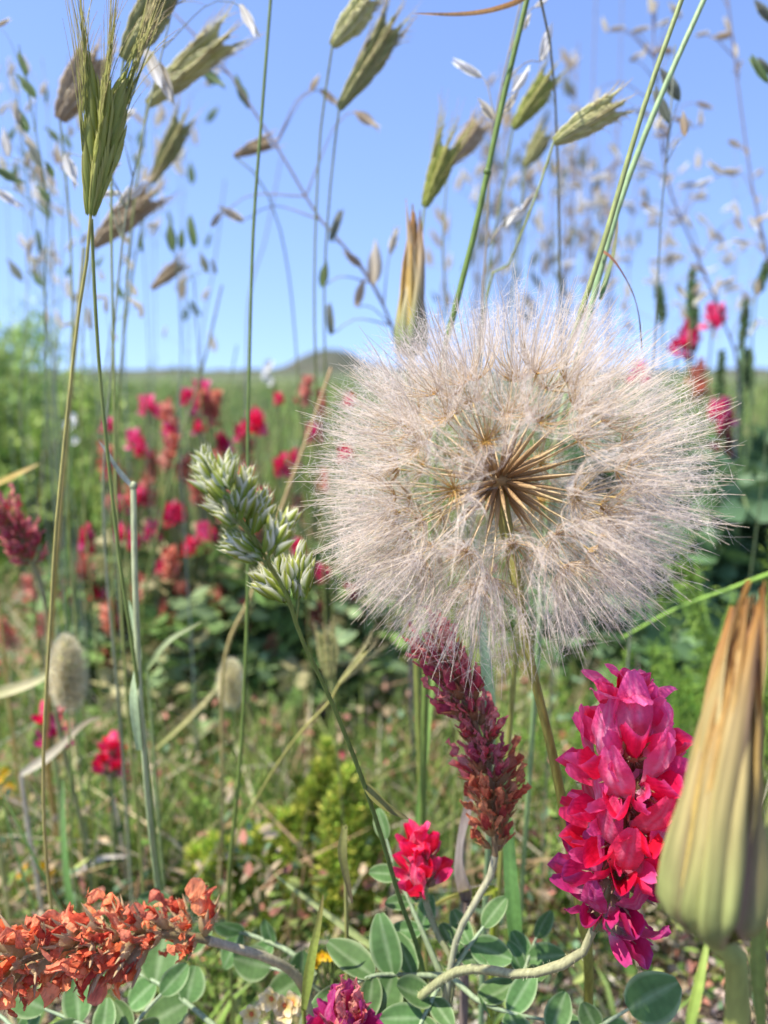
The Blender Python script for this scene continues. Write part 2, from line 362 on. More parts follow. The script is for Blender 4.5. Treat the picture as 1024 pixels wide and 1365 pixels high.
# ------------------------------------------------------------------ the seed clock
def pappus_mesh(seed, nray=23, Lr=.029):
    r = np.random.default_rng(seed); m = MB(); hub = V3((0, 0, .030)); t = np.linspace(0, 1, 9)
    rays = []
    for i in range(nray):
        az = i / nray * 2 * math.pi + r.normal(0, .09); L = Lr * r.uniform(.82, 1.12)
        a0, a1 = math.radians(r.uniform(62, 82)), math.radians(r.uniform(4, 34))
        ang = a0 + (a1 - a0) * np.clip(t * 1.5, 0, 1) ** .8; ang = ang + r.normal(0, .05) + .12 * np.sin(t * 5 + r.uniform(0, 6)) * t
        az2 = az + r.normal(0, .10) * t
        st = np.stack([np.sin(ang) * np.cos(az2), np.sin(ang) * np.sin(az2), np.cos(ang)], -1) * L / 8
        P = hub + np.vstack([[0, 0, 0], np.cumsum(st[1:], 0)])
        rays.append(P)
        m.tube(P, [.00018, .00016, .00013, .0001, .00005], 3, np.array([C('#d9b05c'), C('#e3cfa6'), C('#f0e4d2'), C('#f3e8da'), C('#efe0c8')]))
    # feathery side hairs that weave the cup
    A = []; nh = 36
    for i, P in enumerate(rays):
        Q = rays[(i + 1) % nray]; Z = rays[i - 1]
        for s in range(nh):
            u = .06 + .80 * (s / nh) + r.uniform(-.015, .015); f = u * 8; k = int(f); p = P[k] + (P[k + 1] - P[k]) * (f - k)
            o = (Q if s % 2 else Z); u2 = min(.99, u + r.uniform(.0, .17)); f2 = u2 * 8; k2 = min(int(f2), 7)
            q = o[k2] + (o[k2 + 1] - o[k2]) * (f2 - k2)
            d = q - p; ln = min(np.linalg.norm(d) * r.uniform(.7, 1.5), r.uniform(.004, .0085)); d = nrm(d + r.normal(0, .35, 3) * np.linalg.norm(d))
            mid = p + d * ln * .5 + nrm(p - hub) * ln * .10 + r.normal(0, .0003, 3)
            A.append([p, mid, p + d * ln + nrm(P[-1] - P[4]) * ln * .28])
    A = np.array(A); n = len(A)
    m.ribbons(A, np.full((n, 1), .000034) * np.array([1, .9, .4]), C('#faeee0') * r.uniform(.85, 1.1, (n, 1)))
    return m.mesh('pappus', M_PAP)
def seed_mesh(seed):
    r = np.random.default_rng(seed); m = MB(); z = np.array([0, .002, .006, .011, .0145, .020, .026, .0302])
    b = r.normal(0, .0006, 2)
    P = np.stack([b[0] * np.sin(z * 100), b[1] * np.sin(z * 100), z], -1)
    m.tube(P, [.0003, .0006, .00075, .00062, .00034, .00022, .0002, .00034], 6, np.array([C('#8a6a44'), C('#9c7a50'), C('#a5845a'), C('#b5976a'), C('#c4aa7c'), C('#cdb68a'), C('#cdb68a'), C('#d8b75a')]), ridge=.15)
    return m.mesh('seed', M_SEED)
def seed_clock():
    ctr = pix(666, 641, .200)
    P = np.vstack([spline([ctr + Vector((0, 0, -.003)), pix(690, 780, .201), pix(708, 880, .203), pix(745, 1050, .212), pix(778, 1240, .225)], 26)])
    e = Vector(P[-1]); P = np.vstack([P, spline([e, e + Vector((.006, .012, -.03)), Vector((e.x + .012, e.y + .03, -.006))], 12)[1:]])
    t = thing('goatsbeard_seed_head', 'huge round fluffy beige goatsbeard seed clock on a yellow green stem', 'seed head', (P[-1][0], P[-1][1], P[-1][2]))
    m = MB(); m.tube(wobble(P, .0004), [.0021, .0012, .0012, .0014, .0015, .0016, .0017], 10, np.array([C('#a09a52'), C('#a3a250'), C('#a9a54a'), C('#9c9c45'), C('#889048')]))
    part('stem', (m, M_STEM), t)
    m = MB(); m.blob(ctr, .0036, .0036, .003, C('#a08052'), 12, 8, jit=.05); part('receptacle', (m, M_SEED), t)
    pm = [pappus_mesh(s) for s in range(5)]; sm = [seed_mesh(s) for s in range(3)]
    N = 74
    for i in range(N):
        y = 1 - 2 * (i + .5) / N; a = i * 2.39996 + .4
        d = Vector((math.sqrt(1 - y * y) * math.cos(a), math.sqrt(1 - y * y) * math.sin(a), y))
        d += Vector((R.gauss(0, .07), R.gauss(0, .07), R.gauss(0, .07)))
        d.normalize()
        if y < -.85 or (d - Vector((.02, -.98, .06)).normalized()).length < .33: continue
        front = -d.y
        sc = .925 * R.uniform(.93, 1.06) * (1 + .04 * d.x) * (1 - .075 * abs(d.z))
        if front > .93: d = (d + Vector((R.uniform(-.4, .4), 0, R.uniform(-.4, .4)))).normalized()
        so_ = part('seed', sm[i % 3], t, frame(ctr + d * .0022, d, R.uniform(0, 6.28), (sc, sc, sc)))
        sub('pappus', pm[R.randrange(5)], so_)
seed_clock()

# ------------------------------------------------------------------ closed goatsbeard buds
def bract_mesh(seed, L=.058, Wd=.0115, tipc='#b3803f', bodyc='#b9a468', basec='#9aa563', belly=.35, purple=.5, tp=.45, cup=-1.0):
    r = np.random.default_rng(seed)
    def prof(t): return max(.03, (1 - t ** (1.2 + 2.6 * (.8 - tp))) ** 1.1 * min(1, .42 + t * 6.5))
    P, T, X = blade(L, Wd, prof, 22, 8, cup=cup, fold=-.22, ruf=.0006, rk=2, seed=seed)
    t = T[:, 0]
    P[:, :, 2] += (.0030 * np.sin(np.pi * np.clip(t, 0, 1) ** .45) - .0024 * np.clip(1 - t / .10, 0, 1) ** 2)[:, None] * (1 + belly)
    P[:, :, 0] += (.0016 * np.sin(t * 3.5 + seed * 2))[:, None]
    pass
    c = lerpcols([(0, C(basec) * .9), (.12, C(basec)), (.38, mixc(C(basec), C(bodyc), .6)), (.62, C(bodyc)), (.85, mixc(C(bodyc), C(tipc), .7)), (1, C(tipc))], T)
    e = np.clip((X - .62) / .38, 0, 1)[..., None]; c = mixc(c, C('#93705f') if seed % 2 else C('#d6c48c'), e * .8)
    if purple: c = mixc(c, C('#8a5f5c'), (np.clip(1 - np.abs(T - .25) / .22, 0, 1) * np.clip((X - .35) * 1.6, 0, 1))[..., None] * purple)
    st = (1 + .20 * np.sin(np.linspace(-1, 1, 9) * 14 + seed) + r.normal(0, .10, 9))[None, :, None]
    m = MB(); m.grid(P, c * st); return m.mesh('bract', M_BRACT)
def bud(label, base, top, width, nb, seed0, stem_pts, stem_r, cols, tuft=True):
    base = pix(*base); top = pix(*top); ax = (top - base); L = ax.length; ax.normalize()
    P = stem_pts; P[0] = base
    W = wobble(spline(P, 24), .0004)
    t = thing('goatsbeard_bud', label, 'bud', root_of(W))
    m = MB(); m.tube(W, stem_r, 10, np.array([C('#9aa055'), C('#8f9a4c'), C('#7d8a45')])); part('stem', (m, M_STEM), t)
    m = MB(); m.blob(base + ax * .004, width * .42, width * .42, .006, C('#8f9a58'), 12, 8, frame((0, 0, 0), ax)); part('receptacle', (m, M_LEAF), t)
    ms = [bract_mesh(seed0 + k, .060, .0088 + .0016 * (k % 2), *cols[:5], (cols[5] if len(cols) > 5 else .34) + .12 * (k % 2)) for k in range(4)]
    side = ax.orthogonal()
    for k in range(nb):
        a = k / nb * 6.283 + R.uniform(-.15, .15); out = Quaternion(ax, a) @ side
        y = (ax - out * (.36 * width / L * R.uniform(.85, 1.12)) + out.cross(ax) * R.uniform(-.035, .035)).normalized(); z = Quaternion(y, R.uniform(-.45, .45)) @ (out - y * out.dot(y)).normalized(); x = y.cross(z)
        s = L / .060 * (R.uniform(.66, .85) if k % 3 == 1 else R.uniform(.93, 1.04))
        M = Matrix.Translation(base + out * width * (.34 + .05 * (k % 2)) - ax * .001 * (k % 2)) @ Matrix((x, y, z)).transposed().to_4x4() @ Matrix.Diagonal((width / .0138 * R.uniform(.8, 1.1), s, width / .0138, 1))
        part('bract', ms[k % 4], t, M)
    if tuft:                               # brown withered florets bundled inside the bracts
        m = MB()
        for i in range(130):
            a = R.uniform(0, 6.28); out = Quaternion(ax, a) @ side; r0 = width * R.uniform(.05, .38); l = L * R.uniform(.55, .96)
            p0 = base + out * r0 + ax * L * .12; p2 = base + out * r0 * .25 + ax * l
            p1 = p0.lerp(p2, .6) + out * width * R.uniform(0, .12)
            m.tube(spline([p0, p1, p2], 7), [.0006, .0007, .00055, .0002], 4, np.array([C('#d9c46a'), C('#c9a862'), C(R.choice(['#b98a4e', '#c49657', '#a8794a']))]), flat=.5)
        part('withered_florets', (m, M_DRY), t)
    return t
bs = [None, pix(975, 1275, .128), pix(982, 1365, .132)]; bs += [Vector((bs[2].x + .004, bs[2].y + .015, .08)), Vector((bs[2].x + .006, bs[2].y + .02, -.006))]
bud('closed goatsbeard bud with tan and green bracts in front of the pink flower spike', (942, 1238, .127), (1000, 772, .126), .0113, 9, 10, bs, [.0021, .0019, .0018, .002], ('#b67f3c', '#bda46c', '#9aa05e', .35, .6))
bs = [None, pix(548, 560, .305), pix(552, 760, .31)]; bs += [Vector((bs[2].x + .006, bs[2].y + .012, .1)), Vector((bs[2].x + .01, bs[2].y + .02, -.006))]
bud('slender dry goatsbeard bud rising behind the fluffy seed clock', (548, 470, .30), (551, 272, .298), .0092, 8, 30, bs, [.0016, .0014, .0014, .0016], ('#b8936a', '#c9b284', '#8f9c62', .1, .25, .30))

# ------------------------------------------------------------------ sulla florets and spikes
def banner(L, Wd, c0, c1, streak, seed, bend=1.0, ruf=.0004, fold=.25):
    def prof(t): return max(.22, math.sin(math.pi * min(.93, .12 + .80 * t)) ** .8) * (1 if t < .93 else .82)
    P, T, X = blade(L, Wd, prof, 14, 8, bend=bend * (1.7 if fold < .5 else 1), fold=-fold, cup=.35, ruf=ruf, seed=seed, bendp=.7 if fold < .5 else 1.4)
    c = lerpcols([(0, streak), (.3, mixc(c0, streak, .35)), (.65, mixc(c0, c1, .5)), (1, c1)], T)
    s = np.clip(1 - np.abs(X - .22) / .20, 0, 1) * np.clip(1.12 - T, 0, 1)
    c = mixc(c, streak, (s * .85)[..., None]); m = MB(); m.grid(P, c); return m
def keelm(L, Wd, c0, c1, seed, bend=.8, ruf=.0002):
    def prof(t): return max(.2, math.sin(math.pi * min(.90, .10 + .66 * t ** .8)) ** .6)
    P, T, X = blade(L, Wd, prof, 12, 8, bend=bend, cup=1.5, fold=.35, ruf=ruf, seed=seed, bendp=2)
    m = MB(); m.grid(P, lerpcols([(0, c1), (.25, c0), (.8, c0), (1, c1)], T)); return m
def calyx(col, col2, seed, s=1.0):
    r = np.random.default_rng(seed); m = MB()
    m.tube([(0, 0, 0), (0, .0015 * s, 0), (0, .0032 * s, 0), (0, .005 * s, .0002)], [.0006 * s, .0014 * s, .0017 * s, .0016 * s], 9, np.array([C(col), C(col), C(col2)]))
    for k in range(5):
        a = k * 1.2566 + .3; o = V3((math.cos(a) * .0016 * s, .0046 * s, math.sin(a) * .0016 * s))
        m.tube([o, o + V3((math.cos(a) * .0004, .0018, math.sin(a) * .0004)) * s, o + V3((math.cos(a) * .0008, .0036, math.sin(a) * .0008)) * s], [.00045 * s, .0003 * s, .00005 * s], 4, C(col2))
    n = 70; a = r.uniform(0, 6.28, n); y = r.uniform(0, .005, n) * s; rad = np.interp(y, [0, .0015 * s, .005 * s], [.0006 * s, .0014 * s, .0016 * s])
    b = np.stack([np.cos(a) * rad, y, np.sin(a) * rad], 1); d = np.stack([np.cos(a), r.uniform(.2, .9, n), np.sin(a)], 1) * r.uniform(.0005, .0013, (n, 1)) * s
    m.ribbons(np.stack([b, b + d], 1), np.full((n, 2), .00004) * [1, .3], np.tile(C('#d5c8a8'), (n, 1)))
    return m.mesh('flower', M_LEAF)
def shift(me, M):
    me.transform(M); return me
def floret_set(kind, seed):
    """calyx + petals as meshes sharing one frame: +Y out along the floret, +Z up towards the spike tip"""
    r = random.Random(seed)
    if kind == 'fresh':
        a, b, st = C('#ff3c7c'), C('#ff6cac'), C('#ffd6e8'); k0, k1 = C('#fc2456'), C('#ff5a98'); ca, cb = '#8a7a52', '#a58f68'; ruf, mat = .0006, M_PETAL
    elif kind == 'crimson':
        a, b, st = C('#f42456'), C('#fa4a80'), C('#f8aac0'); k0, k1 = C('#f41c44'), C('#f02a64'); ca, cb = '#8a7a5a', '#9c7a68'; ruf, mat = .0004, M_PETAL
    elif kind == 'purple':
        a, b, st = C('#dd2a74'), C('#bb4482'), C('#eaa0bc'); k0, k1 = C('#cc2460'), C('#b4448a'); ca, cb = '#a08a68', '#b09a80'; ruf, mat = .0008, M_PETAL
    elif kind == 'maroon':
        a, b, st = C('#d4606c'), C('#e08486'), C('#ecc0a8'); k0, k1 = C('#c85260'), C('#de8a80'); ca, cb = '#8f6f4c', '#a5704e'; ruf, mat = .0010, M_DRYP
    elif kind == 'rust':
        a, b, st = C('#d07254'), C('#de9068'), C('#e0b488'); k0, k1 = C('#c45e4c'), C('#d6825c'); ca, cb = '#a08258', '#b08a5c'; ruf, mat = .0012, M_DRYP
    else:
        a, b, st = C('#f07c50'), C('#f8a078'), C('#f0c49c'); k0, k1 = C('#e66a46'), C('#f49a70'); ca, cb = '#b09c70', '#cdb488'; ruf, mat = .0020, M_DRYP
    dry = kind in ('maroon', 'rust', 'orange'); q = .88 if dry else 1.0; w_ = .36 if dry else 1.0
    sets = [('flower', calyx(ca, cb, seed, 1.4 if kind == 'orange' else 1.15))]
    me = banner(.0172 * q, .0078 * w_, a, b, st, seed, bend=(.9 if not dry else .35) * r.uniform(.7, 1.2), ruf=ruf, fold=.10 if not dry else .8).mesh('banner_petal', mat)
    sets.append(('banner_petal', shift(me, Matrix.Translation((0, .0035, .0008)) @ Matrix.Rotation(.25, 4, 'X'))))
    me = keelm(.0118 * q, .0060 * w_, k0, k1, seed + 1, bend=.7 * r.uniform(.6, 1.2), ruf=ruf * .7).mesh('keel_petal', mat)
    sets.append(('keel_petal', shift(me, Matrix.Translation((0, .0035, -.0012)) @ Matrix.Rotation(-.12, 4, 'X'))))
    for s in (-1, 1):
        P, T, X = blade(.0100 * q, .0042 * w_, lambda t: max(.2, math.sin(math.pi * min(.93, .1 + t * .8)) ** .7), 9, 4, bend=.5, cup=.4, ruf=ruf * .6, seed=seed + 3 + s)
        m = MB(); m.grid(P, lerpcols([(0, st), (.35, a), (1, b)], T)); me = m.mesh('wing_petal', mat)
        sets.append(('wing_petal', shift(me, Matrix.Translation((s * .0017, .0035, 0)) @ Matrix.Rotation(-s * .28, 4, 'Z') @ Matrix.Rotation(s * 1.0, 4, 'Y'))))
    if dry:                                 # shrivelled: crumple the meshes
        for nme, me in sets[1:]:
            n = len(me.vertices); co = np.zeros(n * 3, np.float32); me.vertices.foreach_get('co', co); co = co.reshape(-1, 3).astype(float)
            rr = np.random.default_rng(seed + len(nme)); f = rr.normal(0, 520, (5, 3)); ph = rr.uniform(0, 6, (5, 3))
            for k in range(5): co += np.sin(co @ f[k][:, None] + ph[k]) * (.00052 if kind == 'orange' else .00035) * np.clip((co[:, 1:2] - .004) / .004, 0, 1)
            me.vertices.foreach_set('co', co.astype(np.float32).ravel()); me.update()
    return sets
FL = {k: [floret_set(k, 100 * i + j) for j in range(4)] for i, k in enumerate(['fresh', 'crimson', 'purple', 'maroon', 'rust', 'orange'])}
def put_floret(kind, parent, pos, out, up, s):
    """out: direction of the floret, up: banner side"""
    st = R.choice(FL[kind]); y = Vector(out).normalized(); z = Vector(up) - y * Vector(up).dot(y)
    if z.length < 1e-4: z = y.orthogonal()
    z.normalize(); x = y.cross(z)
    M = Matrix.Translation(pos) @ Matrix((x, y, z)).transposed().to_4x4() @ Matrix.Diagonal((s, s, s, 1))
    f = part('flower', st[0][1], parent, M)
    for n_, me in st[1:]: sub(n_, me, f)
def spike(name, label, axis_pts, n, kinds, size, angles, r0, stem_pts, stem_r, stemcols, cat='flower', phase=0.0, axcol='#8a8a58', skip=None):
    """axis_pts bottom to top (px,py,D); stem_pts continue below; kinds/angles functions of 0..1 up the spike"""
    A = spline([pix(*p) for p in axis_pts], 40)
    Wp = [Vector(A[0])] + [pix(*p) for p in stem_pts]
    l = Wp[-1]
    if l.z > .012: Wp += [Vector((l.x + .004, l.y + .014, l.z * .45)), Vector((l.x + .006, l.y + .022, gz(l.x, l.y + .02) - .006))]
    W = wobble(spline(Wp, 30), .0005)
    t = thing(name, label, cat, root_of(W))
    m = MB(); m.tube(W * 1.0, np.array(stem_r)[np.minimum((np.linspace(0, 1, 30) * len(stem_r)).astype(int), len(stem_r) - 1)] * NR.uniform(.9, 1.12, 30), 10, np.array([C(c) for c in stemcols]), ridge=.09)
    k = 700; f = NR.uniform(0, .99, k) * 29; i = f.astype(int); b = W[i] + (W[i + 1] - W[i]) * (f - i)[:, None]; d = NR.normal(size=(k, 3)); d = nrm(d)
    rr = np.interp(f / 29, np.linspace(0, 1, len(stem_r)), stem_r)[:, None]
    m.ribbons(np.stack([b + d * rr * .8, b + d * (rr + .0007)], 1), np.full((k, 2), .00003), np.tile(C('#cfcaa4'), (k, 1)))
    part('stem', (m, M_STEM), t)
    m = MB(); m.tube(A, [stem_r[0], stem_r[0] * .95, .0008, .0004], 8, np.array([C(axcol), C(axcol) * 1.1]))
    part('spike_axis', (m, M_STEM), t)
    for j in range(n):
        u = (j + .5) / n; f = u * 38; i = int(f); p = Vector(A[i] + (A[i + 1] - A[i]) * (f - i)); tg = Vector(A[i + 1] - A[i]).normalized()
        a = j * 2.39996 + phase; o = Quaternion(tg, a) @ tg.orthogonal().normalized()
        if skip and skip(u, o): continue
        kd = kinds(u); dr = kd in ('maroon', 'rust', 'orange'); an = math.radians(angles(u) + R.uniform(-9, 9) * (2.2 if dr else 1.2))
        out = tg * math.cos(an) + o * math.sin(an)
        put_floret(kd, t, p + o * r0 * .5, out, tg * math.sin(an) - o * math.cos(an) + Vector((R.gauss(0, .15), R.gauss(0, .15), R.gauss(0, .15))), size(u) * (R.uniform(.7, 1.22) if dr else R.uniform(.88, 1.12)))
    return t
G1 = ['#a9a67a', '#a5a878', '#8f9a68', '#8a9560']
spike('sulla_flower', 'large bright pink sulla flower spike with crimson lower petals beside the tan bud',
      [(792, 1238, .190), (822, 1160, .189), (836, 1075, .187), (838, 1000, .186), (838, 952, .186)], 40,
      lambda u: 'purple' if u < .30 else ('crimson' if u < .52 and R.random() < .7 else 'fresh'),
      lambda u: (.80 + .40 * u) if u < .93 else .95, lambda u: 112 - 58 * u if u < .86 else 12, .003,
      [(770, 1276, .193), (700, 1300, .200), (630, 1292, .215), (585, 1310, .225), (540, 1372, .235)], [.0011, .0013, .0014, .0016, .0020], G1,
      skip=lambda u, o: u < .32 and R.random() < .5)
spike('sulla_flower', 'small crimson sulla flower head among grey green leaflets', [(567, 1200, .238), (563, 1165, .238), (560, 1140, .238)], 9,
      lambda u: 'crimson', lambda u: .80, lambda u: 72 - 52 * u, .002, [(580, 1240, .238), (603, 1290, .236), (590, 1400, .24)], [.0010, .0011, .0013, .0015], ['#8f8f68', '#7f8a5a', '#8a9a6a'], phase=1.0)
spike('sulla_flower', 'faded maroon sulla spike turning rust brown at its base under the seed clock',
      [(660, 1140, .226), (657, 1060, .224), (640, 985, .221), (610, 915, .217), (575, 862, .214)], 44,
      lambda u: 'rust' if u < .32 else 'maroon', lambda u: .80, lambda u: 44 - 16 * u, .0028,
      [(655, 1165, .227), (632, 1205, .230), (605, 1260, .235), (590, 1380, .24)], [.0010, .0013, .0014, .0015], ['#b5b08c', '#a8ad8a', '#9aa578', '#8f9a68'], axcol='#96805a')
spike('sulla_flower', 'dried orange sulla spike lying almost flat over the leaves',
      [(278, 1253, .232), (225, 1245, .226), (150, 1252, .218), (70, 1268, .208), (0, 1300, .197), (-60, 1345, .188)], 48,
      lambda u: 'orange', lambda u: .88 + .12 * u, lambda u: 60 - 12 * u, .003,
      [(320, 1265, .236), (365, 1280, .242), (400, 1310, .25), (425, 1390, .255)], [.0013, .0014, .0015, .0017], ['#b5a988', '#a3a57c', '#8f9a68'], axcol='#8a7f58', skip=lambda u, o: o.z < -.25 and R.random() < .55)
spike('sulla_flower', 'magenta sulla flower head turning dusky at the foot of the orange cluster', [(455, 1440, .215), (458, 1400, .214), (462, 1358, .213)], 16,
      lambda u: 'purple' if u < .75 else 'maroon', lambda u: .9, lambda u: 80 - 50 * u, .002, [(456, 1480, .218), (460, 1560, .225)], [.0012, .0013, .0014], ['#8f8f68', '#7f8a5a'])

# ------------------------------------------------------------------ grey green compound leaves
def leaflet_mesh(seed, ratio=.62):
    def prof(t): return max(.06, math.sin(math.pi * min(.975, .03 + t ** .88 * .95)) ** .56)
    P, T, X = blade(1.0, ratio, prof, 14, 8, bend=.35 * (seed % 3 - .6), fold=.16, cup=.12, ruf=.02, rk=1.4, seed=seed)
    c = mixc(C('#567742'), C('#6b8a54'), T[..., None] * .5)
    r = np.random.default_rng(seed)
    c = c * (1 + .05 * np.sin(T * 40)[..., None] * (X[..., None] > .1))
    c = mixc(c, C('#9fb080'), (np.clip((X - .9) / .1, 0, 1) ** 1.2)[..., None] * .9); c = mixc(c, C('#93a87c'), (X < .05)[..., None] * .55)
    m = MB(); m.grid(P, c); return m.mesh('leaflet', M_GREY)
LFT = [leaflet_mesh(i, .56 + .06 * (i % 3)) for i in range(6)]; LFR = [leaflet_mesh(20 + i, .85) for i in range(3)]
def compound_leaf(t, pts, sizes, toward=(0, -.75, .65), round_=False, rr=.0007, spread=62):
    A = spline([pix(*p) for p in pts], 20)
    m = MB(); m.tube(A, [rr * 1.5, rr, rr * .6], 6, np.array([C('#93a178'), C('#8fa07c')])); part('leaf_stalk', (m, M_STEM), t)
    n = len(sizes)
    for j, s in enumerate(sizes):
        last = j == n - 1
        u = 1.0 if last else .28 + .70 * (j // 2 * 2 + .5) / n; f = min(u * 19, 18.999); i = int(f)
        p = Vector(A[i] + (A[i + 1] - A[i]) * (f - i)); tg = Vector(A[i + 1] - A[i]).normalized()
        nz = Vector(toward) + Vector((R.gauss(0, .42), R.gauss(0, .3), R.gauss(0, .42)))
        nz = (nz - tg * nz.dot(tg) * .6).normalized()
        sd = 0 if last else (1 if j % 2 else -1)
        y = Quaternion(nz, math.radians(sd * (spread + R.uniform(-12, 12)))) @ tg; y = (y - nz * y.dot(nz)).normalized(); x = y.cross(nz)
        s = s * R.uniform(.68, 1.08)
        part('leaflet', R.choice(LFR if round_ else LFT), t, Matrix.Translation(p) @ Matrix((x, y, nz)).transposed().to_4x4() @ Matrix.Diagonal((s, s, s, 1)))
def leaf_plant(label, root_px, leaves):
    g = pix(*root_px); g = Vector((g.x, g.y, gz(g.x, g.y) - .006))
    t = thing('sulla_leaf_plant', label, 'plant', g, 'grey green sulla leaf plants')
    top = Vector((0, 0, 0))
    st = [pix(*l[0][0]) for l in leaves]
    m = MB()
    for s in st:
        m.tube(wobble(spline([s, s.lerp(g, .55) + Vector((0, 0, .006)), g], 12), .0006), [.0010, .0013, .0015], 7, np.array([C('#93a178'), C('#8a8f60')]))
    part('stem', (m, M_STEM), t)
    for pts, sizes, kw in leaves: compound_leaf(t, pts, sizes, **kw)
leaf_plant('grey green leaflets ringing the small crimson flower', (590, 1500, .25), [
    ([(588, 1300, .240), (560, 1235, .244), (530, 1165, .250), (515, 1118, .254)], [.011, .011, .0115, .011, .011, .010, .010], {}),
    ([(596, 1300, .236), (550, 1300, .234), (500, 1300, .230), (462, 1318, .226)], [.014, .012, .0165, .014, .016, .013, .013], {}),
    ([(600, 1300, .236), (625, 1262, .236), (645, 1235, .238)], [.011, .0105, .013, .012, .011], {}),
    ([(600, 1300, .236), (640, 1335, .230), (690, 1352, .228), (730, 1360, .228)], [.012, .012, .014, .013, .014], {'toward': (0, -.4, .9)}),
    ([(590, 1300, .236), (570, 1345, .228), (545, 1395, .222)], [.013, .012, .013, .013, .012], {})])
leaf_plant('broad grey green leaflets standing behind the dried orange spike', (330, 1520, .28), [
    ([(420, 1300, .262), (385, 1268, .264), (330, 1245, .268), (270, 1228, .272), (232, 1212, .275)], [.013, .016, .014, .018, .0135, .018, .017], {'toward': (.05, -.9, .4)}),
    ([(425, 1320, .26), (395, 1300, .258), (360, 1290, .26)], [.014, .016, .013], {'round_': True}),
    ([(300, 1380, .25), (240, 1330, .255), (190, 1300, .26), (150, 1290, .262)], [.013, .013, .016, .015, .014], {'round_': True})])
leaf_plant('grey green leaflets shaded below the pink flower spike', (760, 1500, .25), [
    ([(690, 1330, .238), (700, 1290, .242), (715, 1250, .246)], [.012, .014, .013, .014, .013], {}),
    ([(770, 1390, .225), (805, 1365, .222), (838, 1345, .222)], [.010, .012, .0175], {'round_': True, 'toward': (0, -.8, .5)}),
    ([(700, 1390, .222), (740, 1375, .222), (790, 1390, .222)], [.013, .013, .013], {})])
leaf_plant('pale grey green leaflets at the foot of the dried orange spike', (60, 1520, .26), [
    ([(170, 1420, .23), (120, 1372, .232), (60, 1345, .234)], [.013, .014, .014, .013, .013], {'toward': (0, -.5, .85)}),
    ([(40, 1430, .23), (20, 1375, .235), (-10, 1345, .24)], [.014, .014, .013], {}),
    ([(150, 1420, .235), (185, 1360, .24), (215, 1325, .245)], [.011, .012, .012], {})])
# ------------------------------------------------------------------ cereal ears
def spikelet_mesh(kind, awn, seed):
    cc = {'green': ('#8a9a3f', '#aab24f', '#c3bd6a'), 'pale': ('#b4b85c', '#d2d084', '#e6dda6'), 'dry': ('#a38c68', '#c6ae86', '#dccaa4'), 'olive': ('#7f8a4a', '#a3a662', '#c6bb80')}[kind]
    r = np.random.default_rng(seed); m = MB()
    z = np.array([0, .08, .25, .5, .75, .92, 1.0]); w_ = np.array([.03, .08, .115, .125, .09, .045, .018])
    P = np.stack([.03 * np.sin(z * 3), 0 * z, z], -1)
    m.tube(P, w_, 8, np.array([C(cc[0]), C(cc[1]), C(cc[2])]), flat=.62, ridge=.10)
    for s in (-1, 1):                       # outer glumes standing off the grain
        Q = np.stack([s * (.09 + .05 * np.sin(z * 2.4)), .03 + 0 * z, z * .72], -1); m.tube(Q, w_ * .45, 5, np.array([C(cc[1]), C(cc[2])]), flat=.6)
    me = m.mesh('spikelet', M_GLUME)
    a = MB()
    if awn:
        for k in range(3):
            b = r.normal(0, .13, 2); t = np.linspace(0, 1, 7)
            Q = np.stack([.04 * k + b[0] * t ** 2 * awn, b[1] * t ** 2 * awn, .93 + t * awn * (1 - .25 * k)], -1)
            a.tube(Q, [.020, .016, .012, .006], 3, np.array([C(cc[1]), C(cc[2]) * .95, C('#b59a78')]))
        return me, a.mesh('awn', M_DRY)
    return me, None
SPK = {(k, aw): [spikelet_mesh(k, aw, 7 * i) for i in range(3)] for k in ('green', 'pale', 'dry', 'olive') for aw in (3.2, 1.5)}
def ear(name, label, base, tip, D, wpx, kind, awn, stem_pts, nk=9, group=None, stem_r=.00055, stemc=('#9aa05c', '#8f9a50'), D2=None, spread=1.0, cat='grass ear', slen=.24):
    nk = int(nk * 1.35)
    b = pix(base[0], base[1], D); e = pix(tip[0], tip[1], D2 or D); ax = e - b; L = ax.length; ax.normalize()
    W = rooted([(base[0], base[1], D)] + stem_pts)
    t = thing(name, label, cat, root_of(W), group)
    m = MB(); m.tube(W, [stem_r * .8, stem_r, stem_r * 1.3], 7, np.array([C(c) for c in stemc])); part('stem', (m, M_STEM), t)
    A = spline([b, b.lerp(e, .5) + ax.orthogonal() * L * .03, e], 20)
    m = MB(); m.tube(A, stem_r * .8, 6, C(stemc[0])); part('rachis', (m, M_STEM), t)
    view = (b - camo.location).normalized(); sx = ax.cross(view).normalized(); hw = wpx * K * D / 2
    sl = L * slen
    for j in range(nk):
        u = j / nk * .86; p = Vector(A[int(u * 19)])
        for s in ((-1, 1, 0) if j % 2 else (1, -1, 0)):
            back = view * (-.35 if s == 0 else .0)
            out = (sx * s * (.55 + R.uniform(-.1, .1)) + back + view * R.uniform(-.2, .2))
            d = (ax + out * .46 * spread * (.6 + .4 * u)).normalized()
            sc = sl * R.uniform(.9, 1.1) * (1 if s else .92) * (.8 + .35 * math.sin(math.pi * min(1, u + .15)))
            pos = p + sx * s * hw * .42 * (.4 + .6 * min(1, u * 2.2)) - view * (.0006 if s == 0 else 0)
            thick = hw / sl * 2.15 / .9 * (.5 + .5 * min(1, u * 3))
            me, aw = R.choice(SPK[(kind, awn)])
            so_ = part('spikelet', me, t, frame(pos, d, 0, (sc * thick * .9, sc * thick * .9, sc), up=-view))
            if aw is not None: sub('awn', aw, so_)
    return t
